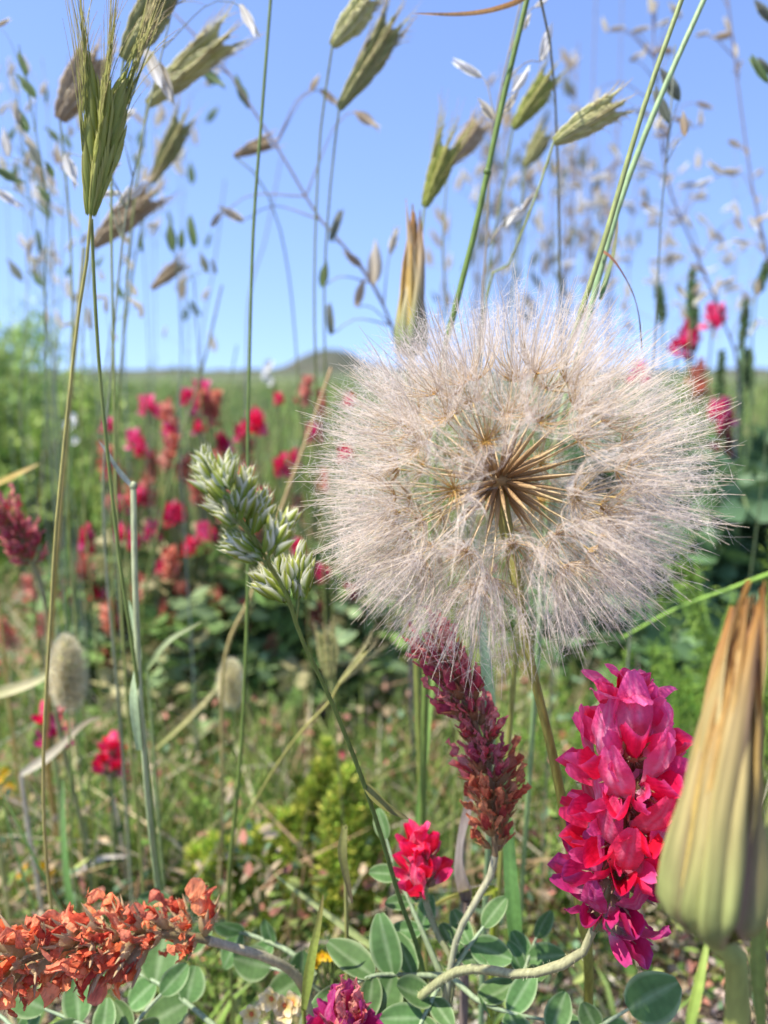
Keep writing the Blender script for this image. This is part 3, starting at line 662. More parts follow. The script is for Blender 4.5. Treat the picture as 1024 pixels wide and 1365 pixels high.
ear('wild_barley', 'sharp green barley ear with long bristling awns on a thin upright stem', (121, 288), (139, 98), .215, 44, 'green', 3.2,
    [(118, 330, .216), (100, 450, .22), (82, 640, .225), (72, 780, .23), (60, 1100, .25)], nk=10, stemc=('#a8a058', '#b5a468'), slen=.33)
EB = 'blurred cereal ears against the sky'
ear('wild_barley', 'brown dried barley ear leaning behind the sharp green ear', (80, 160), (128, 62), .33, 50, 'dry', 1.5, [(90, 260, .34), (96, 420, .35), (92, 700, .37)], 8, EB)
ear('wild_barley', 'dark olive barley ear close behind the awns of the sharp ear', (165, 80), (222, -30), .27, 46, 'olive', 3.2, [(150, 200, .28), (150, 420, .29), (160, 800, .31)], 9, EB)
ear('wild_barley', 'pale green barley ear nodding towards the thin dark stalk', (196, 140), (306, 48), .33, 36, 'pale', 1.5, [(176, 300, .34), (165, 450, .35), (150, 760, .37)], 11, EB)
ear('wild_barley', 'narrow olive ear above the ragged dry one', (202, 243), (246, 150), .40, 24, 'olive', 1.5, [(175, 380, .41), (160, 560, .43)], 8, EB)
ear('wild_barley', 'ragged dry ear bent low beneath the narrow olive ear', (124, 328), (212, 255), .40, 36, 'dry', 1.5, [(112, 430, .41), (110, 640, .43)], 9, EB)
ear('wild_barley', 'pale green ear just above the slim dark ear in open sky', (443, 62), (496, -14), .31, 36, 'pale', 1.5, [(425, 200, .33), (420, 420, .36), (430, 700, .42)], 8, EB)
ear('wild_barley', 'slim dark ear just below a pale one in open sky', (452, 146), (524, 22), .32, 30, 'olive', 1.5, [(440, 260, .34), (432, 430, .38), (440, 700, .44)], 11, EB)
ear('wild_barley', 'bright yellow green ear tilted towards the twin pale stalks', (738, 190), (832, 138), .27, 36, 'pale', 1.5, [(715, 260, .275), (680, 350, .285), (640, 440, .30)], 9, EB, stemc=('#a9b06a', '#8fa04e'))
ear('wild_barley', 'green ear with long awns rising behind the slender dry bud', (566, 276), (598, 185), .32, 30, 'green', 3.2, [(562, 330, .322), (565, 450, .325), (570, 700, .34)], 8, EB)
ear('wild_barley', 'faint tan ear beside the thick green stalk', (598, 220), (642, 158), .40, 30, 'dry', 1.5, [(590, 330, .41), (595, 460, .43)], 7, EB)
ear('wild_barley', 'green ear tucked below the silvery oat husks', (684, 172), (736, 92), .34, 30, 'green', 1.5, [(668, 260, .35), (645, 430, .37)], 8, EB)
ear('wild_barley', 'short olive ear among the grey dry stalks', (700, 222), (728, 172), .42, 26, 'olive', 1.5, [(690, 320, .43), (680, 460, .45)], 6, EB)
ear('wild_barley', 'small tan ear lying level across the thin dark stalk', (312, 208), (366, 188), .42, 18, 'dry', 1.5, [(330, 218, .42), (372, 300, .43), (395, 480, .47)], 6, EB)
ear('wild_barley', 'small brown ear drooping over the pink flower field', (202, 385), (246, 350), .50, 18, 'dry', 1.5, [(250, 352, .5), (262, 420, .51), (270, 560, .55)], 6, EB)
ear('wild_barley', 'fallen green ear with splayed awns crossing the dark grass stem', (452, 912), (490, 868), .30, 12, 'pale', 3.2, [(440, 935, .302), (395, 985, .31), (345, 1060, .33), (310, 1130, .35)], 6, None, .0006, ('#b5ad62', '#8fa04e'))
ear('wild_barley', 'shaded green ear hidden below the pale cocksfoot', (440, 905), (432, 838), .36, 30, 'olive', 1.5, [(445, 940, .36), (455, 1050, .37)], 7, None)

# ------------------------------------------------------------------ tall bare stalks and blades
def stalk(label, pts, r, cols, name='grass_stalk', group=None, cat='grass stalk', nodes=(), **kw):
    W = rooted(pts, n=40, **kw); t = thing(name, label, cat, root_of(W), group)
    m = MB(); m.tube(W, r, 8, np.array([C(c) for c in cols])); part('stem', (m, M_STEM), t)
    for u in nodes:
        i = int(u * 39); rr = np.interp(u, np.linspace(0, 1, len(r)), r); m = MB(); m.blob(W[i], rr * 1.35, rr * 1.35, rr * 1.6, C(cols[0]) * .7, 8, 6); part('node', (m, M_STEM), t)
    return t, W
def ribbon_leaf(t, pts, wd, cols, name='leaf_blade', mat=None, curl=.5, up=(0, -1, .3)):
    A = spline([pix(*p) for p in pts], 18); n = len(A); T = nrm(np.gradient(A, axis=0))
    sd = nrm(np.cross(T, V3(up))); nn = np.cross(sd, T); tt = np.linspace(0, 1, n)
    tw = curl * np.sin(tt * 3.1); sd2 = sd * np.cos(tw)[:, None] + nn * np.sin(tw)[:, None]; n2 = np.cross(sd2, T)
    w_ = wd * np.clip(np.minimum(1, .45 + tt * 2) * (1 - tt) ** .5, .04, 1); x = np.linspace(-1, 1, 5)
    P = A[:, None] + sd2[:, None] * (w_[:, None] * x)[..., None] + n2[:, None] * (w_[:, None] * np.abs(x) * .35)[..., None]
    c = lerpcols([(i / (len(cols) - 1), C(h)) for i, h in enumerate(cols)], tt)[:, None] * np.array([1, .92, 1.12, .92, 1])[None, :, None]
    m = MB(); m.grid(P, c); return part(name, (m, mat or M_LEAF), t)
stalk('thick green grass stalk slanting up from behind the seed clock', [(706, -15, .25), (672, 130, .252), (636, 300, .255), (606, 415, .258), (585, 520, .262), (570, 800, .27)], [.0009, .0011, .0013, .0013], ['#6f8a3c', '#7c9648', '#6f8a3c'], nodes=(.13,))
t, W = stalk('pale yellow green stalk leaning close beside the twin stalk', [(914, -15, .215), (862, 130, .217), (805, 320, .22), (768, 432, .222), (720, 600, .235), (690, 850, .26)], [.0007, .0009, .0011, .0011], ['#9aa868', '#a9ad5c', '#8f9a4c'], nodes=(.30,))
t, W = stalk('twin pale green stalk with a curled brown leaf', [(945, -15, .232), (880, 130, .233), (830, 258, .235), (800, 360, .236), (780, 440, .238), (740, 600, .25), (720, 850, .28)], [.0008, .0011, .0010, .0011], ['#9ab07a', '#8fae74', '#9aa85c'], nodes=(.28,))
ribbon_leaf(t, [(798, 332, .234), (815, 345, .232), (838, 380, .231), (850, 415, .231), (856, 470, .232)], .0011, ['#9c6a4a', '#8a5f4c', '#7f5f52'], mat=M_DRY, curl=1.2)
ribbon_leaf(t, [(800, 400, .238), (818, 340, .240), (824, 290, .242)], .0012, ['#7f9a5c', '#7a6a5a'], mat=M_LEAF, curl=1.0)
stalk('thin dark green stalk rising straight past the cocksfoot', [(362, -15, .262), (348, 160, .264), (335, 330, .266), (330, 560, .268), (331, 760, .272), (322, 1000, .282), (305, 1190, .30)], [.00055, .0006, .0007, .0009], ['#6f7f44', '#6b7f3c', '#8f9a50'], nodes=(.42,))
stalk('slim green stalk beside the barley stem curving to the ground', [(122, 292, .216), (128, 420, .222), (138, 560, .23), (158, 740, .24), (190, 960, .26), (214, 1180, .29)], [.0005, .0006, .0008, .0011], ['#8f9a55', '#7f9a4c', '#7f9a5c'])
t, W = stalk('stiff pale grey green stalk snapped at its top', [(178, 648, .25), (180, 800, .252), (192, 1000, .26), (208, 1160, .275)], [.0010, .0011, .0012, .0013], ['#b9bd90', '#93a570', '#93a268'], nodes=(.02,))
ribbon_leaf(t, [(178, 650, .25), (160, 628, .248), (145, 605, .246), (132, 588, .244)], .0012, ['#c4c9b4', '#b5bda0', '#cfcab0'], mat=M_DRY)
ribbon_leaf(t, [(186, 1000, .258), (180, 930, .256), (186, 870, .262), (172, 800, .27)], .0022, ['#93a87c', '#a5b58a', '#8fa478'])
stalk('tan dry stalk slanting beside the seed clock', [(442, 490, .36), (418, 560, .362), (375, 675, .366), (335, 790, .372), (298, 890, .38)], [.0007, .0009, .0010, .0011], ['#c9a878', '#b5a868', '#c2b27c'], nodes=(.22,))
stalk('straw coloured stalk standing in front of the green bush', [(112, 330, .34), (96, 520, .345), (80, 690, .35), (70, 800, .36), (62, 1000, .40)], [.0008, .0013, .0015, .0015], ['#a5a05c', '#c0a25c', '#b59a5c'])
stalk('green leaning stalk with a thin feathered top behind the pink flowers', [(296, 380, .46), (272, 480, .465), (240, 590, .47), (215, 690, .48), (190, 820, .5)], [.0006, .0009, .0010, .0012], ['#8a8a60', '#7f9148', '#6f8a42'])
GS = 'blurred thin stalks before the flower field'
for k, (x0, y0, x1, y1, D, c) in enumerate([(176, 640, 100, 760, .6, '#6f8a48'), (316, 460, 280, 640, .62, '#6f8046'), (150, 430, 100, 760, .55, '#7f8a55'), (60, 560, 45, 760, .6, '#8f7a5a'), (96, 560, 90, 800, .45, '#6f9148'), (268, 490, 262, 700, .7, '#7f7a62'),
                                            (20, 100, 62, 420, .55, '#7f8f78'), (130, 240, 122, 420, .6, '#8f9a80'), (180, 240, 165, 470, .62, '#7f8f88'), (375, 210, 330, 420, .7, '#8f8a90'), (300, 240, 268, 470, .75, '#8a8a80')]):
    stalk('blurred thin grass stalk standing before the red flower field', [(x0, y0, D), (x0 * .55 + x1 * .45, (y0 + y1) / 2, D * 1.01), (x1, y1, D * 1.03)], [.0006, .0008, .0010], [c, c], group=GS)
# long dry blade across the top edge
t = thing('dry_grass_shoot', 'thin ochre dry blade stretched level across the sky', 'grass blade', root_of(rooted([(706, -15, .25), (720, 200, .3), (730, 460, .34)])))
W = rooted([(712, -40, .247), (740, 120, .29), (748, 460, .34), (750, 600, .35)]); m = MB(); m.tube(W, [.0004, .0006, .0008], 6, C('#8a8a66')); part('stem', (m, M_STEM), t)
ribbon_leaf(t, [(712, -40, .247), (702, -6, .246), (660, 12, .245), (610, 19, .245), (550, 18, .245)], .0010, ['#c98a45', '#d6a56a', '#c9a27c'], mat=M_DRY, curl=.8)

# ------------------------------------------------------------------ oats: silvery husks on hair-thin branches
def husk_mesh(c0, c1, seed):
    m = MB()
    for s in (-1, 1):
        P, T, X = blade(1.0, .25, lance, 10, 4, bend=.12 * s, cup=-1.1 * s, seed=seed)
        P[:, :, 2] += s * .035; P[:, :, 0] += s * .02
        m.grid(P, lerpcols([(0, c0), (1, c1)], T) * np.array([1, .93, 1.05, .93, 1])[None, :, None])
    m.tube([(0, .1, 0), (.01, .5, 0), (0, .85, 0)], [.02, .045, .01], 5, C('#b59f74')); return m.mesh('husk', M_GLUME)
HUSK = {'white': [husk_mesh(C('#f0e9d8'), C('#faf7ee'), 1), husk_mesh(C('#e8e2d0'), C('#ffffff'), 2)], 'tan': [husk_mesh(C('#c2a882'), C('#dccdb0'), 3)], 'green': [husk_mesh(C('#6f8a4c'), C('#9aaa72'), 4)], 'cream': [husk_mesh(C('#d5c6a4'), C('#f0e8d5'), 5)], 'dark': [husk_mesh(C('#76806a'), C('#a0a08c'), 6)]}
def oat(label, pts, husks, r=.0005, col='#9aa080', D=None, name='wild_oat', group=None, cat='oat stalk'):
    W = rooted(pts, n=40); t = thing(name, label, cat, root_of(W), group)
    m = MB(); m.tube(W, [r * .6, r, r * 1.4], 6, C(col)); part('stem', (m, M_STEM), t)
    m = MB()
    for (x, y, l, a, kind) in husks:
        # distance comes from the stalk they hang from: nearest point of the stem a little above or below
        Dn = min(pts, key=lambda q: abs(q[1] - y))[2] * R.uniform(.985, 1.015)
        p = pix(x, y, Dn); a = math.radians(a); d = (pix(x + 100 * math.cos(a), y - 100 * math.sin(a), Dn) - p).normalized()
        L = l * K * Dn; b = p - d * L * .5
        i = int(np.argmin(np.linalg.norm(W[:34] - V3(b), axis=1))); i = min(38, i + 1)
        q = Vector(W[i]); mid = q.lerp(b, .6) + Vector((0, 0, (q - b).length * .18))
        m.tube(spline([q, mid, b, b + d * L * .1], 8), [r * .6, r * .35, r * .35], 4, C(col))
        view = (p - camo.location).normalized(); z = (-view + Vector((R.gauss(0, .4), R.gauss(0, .4), R.gauss(0, .4)))); z = (z - d * z.dot(d)).normalized(); xx = d.cross(z)
        part('husk', R.choice(HUSK[kind]), t, Matrix.Translation(b) @ Matrix((xx, d, z)).transposed().to_4x4() @ Matrix.Diagonal((L, L, L, 1)))
    if husks: tag(part('branches', (m, M_STEM), t), kind='stuff')
    return t
oat('oat stalk with silvery husks hanging behind the sharp barley ear', [(228, 20, .28), (190, 180, .285), (165, 300, .29), (150, 480, .30), (140, 700, .32)],
    [(206, 92, 62, -66, 'white'), (168, 155, 34, 40, 'white'), (152, 205, 70, 75, 'cream'), (150, 222, 26, 20, 'white'), (148, 258, 30, 5, 'white'), (166, 262, 34, 60, 'white'), (186, 252, 34, 50, 'white'), (332, 28, 52, -62, 'white'), (95, 228, 50, -72, 'white'), (220, 110, 60, -70, 'cream')], .0005)
oat('loose oat stalk with small greenish spikelets above the green bush', [(25, 60, .33), (48, 180, .335), (62, 270, .34), (60, 380, .35), (66, 600, .37)],
    [(30, 85, 34, 110, 'green'), (36, 115, 40, 130, 'green'), (22, 150, 34, 100, 'cream'), (30, 160, 38, 115, 'green'), (8, 190, 40, 100, 'white'), (40, 190, 30, 120, 'cream'), (12, 235, 46, -30, 'green'), (12, 265, 44, -35, 'white'), (45, 205, 40, 120, 'dark'), (66, 225, 26, 120, 'green'), (58, 258, 30, 130, 'green'), (5, 30, 22, 30, 'cream')], .00045, '#7f8f6c')
oat('faint oat stalk with larger pale specks just over the green bush', [(70, 300, .5), (62, 400, .505), (60, 520, .52), (58, 650, .54)],
    [(55, 346, 24, -10, 'white'), (72, 338, 16, 20, 'cream'), (20, 360, 36, 125, 'olive' if 0 else 'dark'), (62, 420, 22, 90, 'cream'), (92, 432, 18, 20, 'cream'), (135, 396, 20, 5, 'cream')], .0005, '#8f9a80')
oat('thin oat stalk with three upright green spikelets', [(232, 310, .45), (238, 380, .455), (242, 470, .46), (240, 600, .48)],
    [(228, 315, 42, 96, 'green'), (242, 318, 30, 88, 'green'), (256, 308, 44, 100, 'green'), (272, 350, 30, 110, 'dark'), (285, 355, 22, 110, 'dark'), (205, 300, 20, 10, 'cream')], .0005, '#8a9a88')
oat('purple brown oat branch slanting across the sky with leaf like spikelets', [(232, 18, .40), (300, 90, .40), (340, 150, .402), (375, 205, .404), (425, 290, .408), (465, 335, .41), (505, 395, .415), (530, 470, .43), (545, 650, .46)],
    [(285, 105, 40, -35, 'green'), (322, 122, 48, 115, 'green'), (420, 110, 26, 60, 'tan'), (440, 130, 34, -40, 'tan'), (490, 160, 44, -35, 'tan'), (448, 300, 46, 70, 'dark'), (432, 365, 38, 80, 'green'), (440, 425, 44, 95, 'dark'), (500, 350, 60, 88, 'cream'), (480, 390, 40, 75, 'tan'), (525, 320, 40, 75, 'cream'), (470, 345, 34, 140, 'tan'), (308, 285, 40, 150, 'cream'), (288, 292, 26, 60, 'cream')], .0008, '#8f7f78')
oat('oat stalk with large papery white husks beside the thick green stalk', [(700, -20, .285), (668, 120, .288), (655, 200, .29), (650, 320, .295), (640, 480, .30)],
    [(728, 57, 52, 76, 'white'), (695, 106, 42, 55, 'white'), (682, 135, 34, 60, 'cream'), (622, 91, 46, 150, 'white'), (648, 145, 36, 125, 'cream'), (692, 282, 52, 48, 'white'), (705, 268, 30, 60, 'cream'), (722, 4, 22, 30, 'white'), (703, 28, 24, 70, 'cream')], .0006, '#9a907c')
oat('upright thin stalk with dark spikelets beyond the bent seed stalk', [(1030, 10, .34), (1034, 120, .34), (1030, 300, .35), (1025, 560, .4)], [(1012, 92, 44, 125, 'green'), (1018, 15, 40, 130, 'dark'), (1020, 88, 30, 130, 'dark')], .0005, '#6f7f55')
oat('thin branch with paired dark spikelets behind the twin stalk', [(900, 60, .3), (892, 170, .3), (880, 300, .31), (870, 500, .33)], [(893, 112, 52, 122, 'dark'), (882, 140, 52, 115, 'dark'), (912, 165, 34, 95, 'tan')], .0005, '#8a8f78')
PALE = 'brown stalks with pale papery seeds'
def seedy(label, pts, n, D, col='#8a7f84', x=55, skind=('cream', 'cream', 'tan', 'white')):
    hs = []
    for k in range(n):
        i = R.uniform(0, len(pts) - 2); a, b = pts[int(i)], pts[int(i) + 1]; f = i % 1; y = a[1] + (b[1] - a[1]) * f
        if y > 470: continue
        hs.append((a[0] + (b[0] - a[0]) * f + R.gauss(0, x), y + R.uniform(-20, 20), R.uniform(20, 30), R.uniform(-180, 180), R.choice(skind)))
    return oat(label, pts, hs, .0009, col, group=PALE, cat='seed stalk', name='seed_stalk')
seedy('tall brown seed stalk hung thickly with pale papery seeds', [(868, -20, .52), (876, 120, .525), (890, 240, .53), (925, 330, .54), (965, 430, .55), (985, 520, .58)], 34, .52, x=34)
seedy('bent brown seed stalk with tufted pale seeds', [(968, -20, .5), (985, 120, .505), (1005, 260, .51), (1030, 380, .52), (1040, 520, .56)], 14, .5, x=30)
seedy('faint purple seed stalk with scattered pale seeds behind the twin stalks', [(905, 250, .9), (890, 340, .91), (880, 440, .93), (875, 540, .97)], 12, .9, '#b0a8b8', 50)
DS = 'grey dry stalks standing behind the seed clock'
for k in range(26):
    x = R.gauss(700, 52); D = R.uniform(.75, 1.2); y0 = R.uniform(120, 330) if k > 6 else R.uniform(-20, 160)
    xt = x + R.uniform(-22, 42)
    hs = [(xt + (x - xt) * f + R.gauss(0, 13), y0 + f * 230, R.uniform(16, 30), R.uniform(40, 130), R.choice(['tan', 'cream', 'dark', 'dark'])) for f in [R.uniform(0, .8) for _ in range(7)]]
    oat('blurred grey brown dry stalk with small husks behind the seed clock', [(xt, y0, D), (x + (xt - x) * .4, y0 + 120, D), (x, 440, D * 1.02), (x - 8, 520, D * 1.04)], hs, .0011, R.choice(['#8f8588', '#7f7a80', '#9a8f88', '#8a8a78']), group=DS, name='dry_stalk', cat='dry stalk')
for x, y0, D in [(795, -20, .8), (830, -20, .95), (650, 330, .9), (745, 230, 1.0), (600, 420, .8)]:
    oat('blurred bare grey stalk rising behind the seed clock', [(x, y0, D), (x - 8, 240 + y0 * .3, D), (x - 16, 450, D), (x - 20, 540, D)], [], .0011, '#8a8590', group='bare grey stalks behind the seed clock', name='dry_stalk', cat='dry stalk')

FH = 'fine oat stalks hazing the sky above the green bush'
for k in range(16):
    x = R.uniform(-10, 290); D = R.uniform(.42, .8); y0 = R.uniform(40, 330); xt = x + R.uniform(-45, 45)
    hs = [(xt + (x - xt) * f + R.gauss(0, 22), y0 + f * 190, R.uniform(16, 32), R.uniform(50, 140), R.choice(['cream', 'white', 'green', 'tan', 'cream'])) for f in [R.uniform(0, .9) for _ in range(9)]]
    oat('hair fine oat stalk with pale specks in the hazy sky grasses', [(xt, y0, D), (x + (xt - x) * .4, y0 + 110, D), (x, 470, D * 1.02), (x - 4, 560, D * 1.04)], hs, .0004, R.choice(['#9aa58a', '#a5a58a', '#8f9a78']), group=FH, name='wild_oat')
for k in range(12):
    x = R.uniform(760, 1010); D = R.uniform(.6, 1.0); y0 = R.uniform(60, 330); xt = x + R.uniform(-20, 40)
    hs = [(xt + (x - xt) * f + R.gauss(0, 22), y0 + f * 180, R.uniform(16, 26), R.uniform(-180, 180), R.choice(['cream', 'white', 'cream', 'tan'])) for f in [R.uniform(0, .9) for _ in range(8)]]
    oat('hair fine seed stalk with papery flecks behind the twin stalks', [(xt, y0, D), (x + (xt - x) * .4, y0 + 110, D), (x, 440, D * 1.02), (x - 4, 560, D * 1.04)], hs, .0004, R.choice(['#9a9098', '#a59a98']), group='fine seed stalks behind the twin stalks', name='seed_stalk', cat='seed stalk')

# ------------------------------------------------------------------ cocksfoot
def glume_mesh(seed):
    P, T, X = blade(1.0, .42, lance, 10, 6, bend=.5, fold=.75, cup=.2, seed=seed)
    c = mixc(C('#6f8a2c'), C('#b4b850'), (T ** 1.0)[..., None]); c = mixc(c, C('#fffae0'), (np.clip((X - .42) / .4, 0, 1) * np.clip(T * 1.6, 0, 1))[..., None])
    m = MB(); m.grid(P, c); m.tube([P[-2, 3], P[-1, 3] + V3((0, .16, .03))], [.012, .003], 3, C('#e9e6c4')); return m.mesh('glume', M_SPIKE)
GLM = [glume_mesh(i) for i in range(4)]
def cocksfoot():
    Dm = lambda y: .150 + (y - 610) / (1310 - 610) * .088
    pp = [(273, 616), (301, 661), (322, 693), (342, 719), (359, 749), (385, 796), (402, 848), (448, 945), (492, 1060), (532, 1190), (566, 1310)]
    W = rooted([(x, y, Dm(y)) for x, y in pp], n=50)
    t = thing('cocksfoot_grass', 'cocksfoot grass head with clustered green and white spikelets on a dark stem', 'grass', root_of(W))
    m = MB(); m.tube(W, [.00035, .0005, .0006, .0007, .0008, .0010, .0010], 8, np.array([C('#7f8f48'), C('#6f8540'), C('#4f6a34'), C('#48652f'), C('#4f6a34')])); part('stem', (m, M_STEM), t)
    cl = [((397, 800), (401, 728), 26, 34, .35), ((385, 803), (346, 764), 15, 40, .5), ((383, 796), (372, 752), 12, 36, .4), ((357, 742), (386, 690), 22, 40, .5), ((352, 748), (312, 722), 14, 38, .5),
          ((336, 714), (352, 662), 20, 38, .45), ((318, 694), (330, 632), 20, 36, .4), ((322, 700), (284, 664), 14, 36, .4), ((305, 670), (264, 622), 16, 34, .35), ((290, 648), (272, 604), 18, 30, .4), ((300, 655), (305, 610), 14, 30, .4)]
    view = Vector((0, 1, -.15)).normalized()
    for (b, e, n, ln, spr) in cl:
        n = int(n * 4.2); ln *= .85; spr *= 1.3
        D = Dm(b[1]) - R.uniform(-.002, .004); B = pix(b[0], b[1], D); E = pix(e[0], e[1], D); ax = E - B; L = ax.length; ax.normalize(); sx = ax.cross(view).normalized()
        i = int(np.argmin(np.linalg.norm(W - V3(B), axis=1)))
        m = MB(); m.tube(spline([W[min(i + 1, 49)], B, B + ax * L * .55], 6), [.0004, .0004, .0002], 5, C('#7f8f4c')); pc = part('spikelet_cluster', (m, M_STEM), t)
        for k in range(n):
            u = R.uniform(0, .72); a = R.uniform(-1, 1); o = sx * a + view * R.uniform(-1, .7)
            d = (ax + o * spr * R.uniform(.5, 1.1)).normalized(); s = ln * K * D * R.uniform(.75, 1.15)
            y = d; z = (o - d * o.dot(d)); z = z.normalized() if z.length > 1e-4 else d.orthogonal().normalized(); x = y.cross(z)
            M = Matrix.Translation(B + ax * L * u + o * L * .24 * math.sin(math.pi * min(1, u + .2))) @ Matrix((x, y, -z)).transposed().to_4x4() @ Matrix.Diagonal((-s, s, s, 1))
            g = link(bpy.data.objects.new('glume', R.choice(GLM))); g.parent = pc; g.matrix_basis = M
            g.matrix_parent_inverse = Matrix.Identity(4)
    # two single spikelets caught low on the stem
    for pts in ([(484, 1042, .205), (510, 1072, .204), (545, 1092, .204)],):
        ribbon_leaf(t, pts, .0016, ['#8a8a4c', '#7f7f42', '#6f6a44'], 'bract_leaf', M_LEAF, .4)
cocksfoot()

# ------------------------------------------------------------------ hare's tail heads
def hares_tail(label, x, y, D, wpx, hpx, root):
    c = pix(x, y, D); rx = wpx * K * D / 2 * .62; rz = hpx * K * D / 2 * .85
    W = rooted([(x, y + hpx * .42, D), (x + 4, y + hpx, D * 1.01), (root[0], root[1], D * 1.06)])
    t = thing('hares_tail_grass', label, 'grass', root_of(W))
    m = MB(); m.tube(W, [.0005, .0006, .0008], 6, C('#8a9a55')); part('stem', (m, M_STEM), t)
    m = MB(); m.blob(c, rx * .82, rx * .82, rz, C('#d5cfa8'), 14, 12, jit=.05); h = part('head', (m, M_DRY), t)
    n = 9000; d = nrm(NR.normal(size=(n, 3))); b = V3(c) + d * np.array([rx * .75, rx * .75, rz * .93]); dd = nrm(d * [1, 1, .8] + np.array([0, 0, .45]) + NR.normal(0, .22, (n, 3)))
    l = NR.uniform(.0022, .0062, n)[:, None] * (rx / .0048)
    m = MB(); m.ribbons(np.stack([b, b + dd * l * .5 + d * .0003, b + dd * l], 1), np.full((n, 1), .00008) * np.array([1, .7, .2]), pick(['#fff0c8', '#f2e4b4', '#fff6dc'], n)); 
    k = 260; d2 = nrm(NR.normal(size=(k, 3))); b2 = V3(c) + d2 * np.array([rx * .8, rx * .8, rz * .97]); m.leaves(b2, nrm(d2 + [0, 0, 1]), .0035, .0006, pick(['#c2c488', '#d6d2a0'], k))
    o = link(bpy.data.objects.new('hair', m.mesh('hair', M_PAP))); o.parent = h
hares_tail("plump cream hare's tail grass head over the red clover like blooms", 90, 898, .33, 48, 104, (96, 1150))
hares_tail("smaller buff hare's tail grass head beside the thin dark stalk", 308, 912, .42, 36, 64, (312, 1080))
# ------------------------------------------------------------------ sulla plants of the flowering field
def head_mesh(cols, seed, n=60, Lh=.030, rad=.0075, core='#7a7a4c'):
    r = np.random.default_rng(seed); m = MB(); u = r.uniform(0, 1, n); a = r.uniform(0, 6.28, n); rr = rad * (1 - .65 * u)
    ctr = np.stack([np.cos(a) * rr * .4, np.sin(a) * rr * .4, u * Lh], 1)
    d = np.stack([np.cos(a), np.sin(a), .35 + 1.1 * u + r.normal(0, .25, n)], 1)
    m.leaves(ctr, d, r.uniform(.009, .0135, n), r.uniform(.0026, .0042, n), np.array([C(cols[i]) for i in r.integers(0, len(cols), n)]) * r.uniform(.75, 1.2, (n, 1)), .5)
    m.tube([(0, 0, -.004), (0, 0, Lh * .9)], [.0011, .0006], 5, C(core)); return m.mesh('flower_head', M_PETAL)
HEADS = {'red': [head_mesh(['#f02a60', '#f85a8c', '#e41c50', '#ff7aa8'], s, 46, .020, .0085) for s in (1, 2, 3)], 'pink': [head_mesh(['#ee4f86', '#f47aa6', '#e02f6c'], s, 36, .018) for s in (4, 5)],
         'orange': [head_mesh(['#e8947a', '#da7c64', '#f0b09a', '#d09480'], s, 60, .032, .006) for s in (6, 7)], 'maroon': [head_mesh(['#8a2f45', '#a2475a', '#74303e', '#9c5f58'], s, 64, .045, .006) for s in (8, 9)]}
def foliage_mesh(seed, cols, n=26, spread=.5):
    """a unit-high plant: arching leaf stalks carrying paired leaflets"""
    r = np.random.default_rng(seed); m = MB(); ct = []; dr = []; cl = []
    for k in range(n):
        a = r.uniform(0, 6.28); h = r.uniform(.05, .72); o = V3((math.cos(a), math.sin(a), 0)); l = r.uniform(.16, .34) * (1.1 - h * .5)
        p0 = V3((r.normal(0, .02), r.normal(0, .02), h)); p1 = p0 + o * l * spread * 1.4 + V3((0, 0, l * .45)); p2 = p0 + o * l * spread * 2.1 + V3((0, 0, l * .38))
        A = spline([p0, p1, p2], 8); m.tube(A, [.006, .004, .003], 4, C('#7f9060'))
        c = C(cols[r.integers(0, len(cols))]) * r.uniform(.8, 1.2)
        for i in range(2, 8):
            s = np.cross(A[i] - A[i - 1], [0, 0, 1]); s = nrm(s)
            for q in (-1, 1): ct.append(A[i]); dr.append(s * q + nrm(A[i] - A[i - 1]) * .5 + V3((0, 0, r.normal(.1, .3)))); cl.append(c * r.uniform(.85, 1.15))
    m.leaves(np.array(ct), np.array(dr), r.uniform(.06, .10, len(ct)), r.uniform(.020, .030, len(ct)), np.array(cl), .2)
    return m.mesh('foliage', M_LEAF)
FOL = [foliage_mesh(s, ['#8a9f5c', '#7a9450', '#93aa74', '#6f8a48', '#b0a878'], 13) for s in range(5)]
FOLD = [foliage_mesh(20 + s, ['#4f6b3f', '#456038', '#5f7d52', '#6b8a5f'], 80, .55) for s in range(4)]
def field_plant(px, py, z, kind, label, group, fol=FOL, name='sulla_plant', D=None, s=1.0, cat='plant'):
    if D is None: D = max(.62, min(6.5, depth_for(py, z)))
    p = pix(px, py, D); g = Vector((p.x + R.uniform(-.02, .02), p.y + R.uniform(-.01, .03), 0)); g.z = (gz(g.x, g.y) if D < 5 else 0) - .005
    t = thing(name, label, cat, g, group)
    b = p - Vector((0, 0, .02))
    m = MB(); m.tube(wobble(spline([b, b.lerp(g, .5) + Vector((R.uniform(-.008, .008), 0, 0)), g], 8), .001), [.0009, .0014, .0018], 5, C('#7f8f58')); part('stem', (m, M_STEM), t)
    if kind: part('flower_head', R.choice(HEADS[kind]), t, frame(b, Vector((R.gauss(0, .22), R.gauss(0, .22), 1)), R.uniform(0, 6), s * R.uniform(.85, 1.15)))
    h = max(.08, (b.z - g.z))
    part('foliage', R.choice(fol), t, frame(g, (R.gauss(0, .06), R.gauss(0, .06), 1), R.uniform(0, 6), h * (.92 if fol is FOLD else R.uniform(.55, .85))))
    return t
GA, GB = 'red sulla plants flowering across the field', 'faded orange sulla plants in the field'
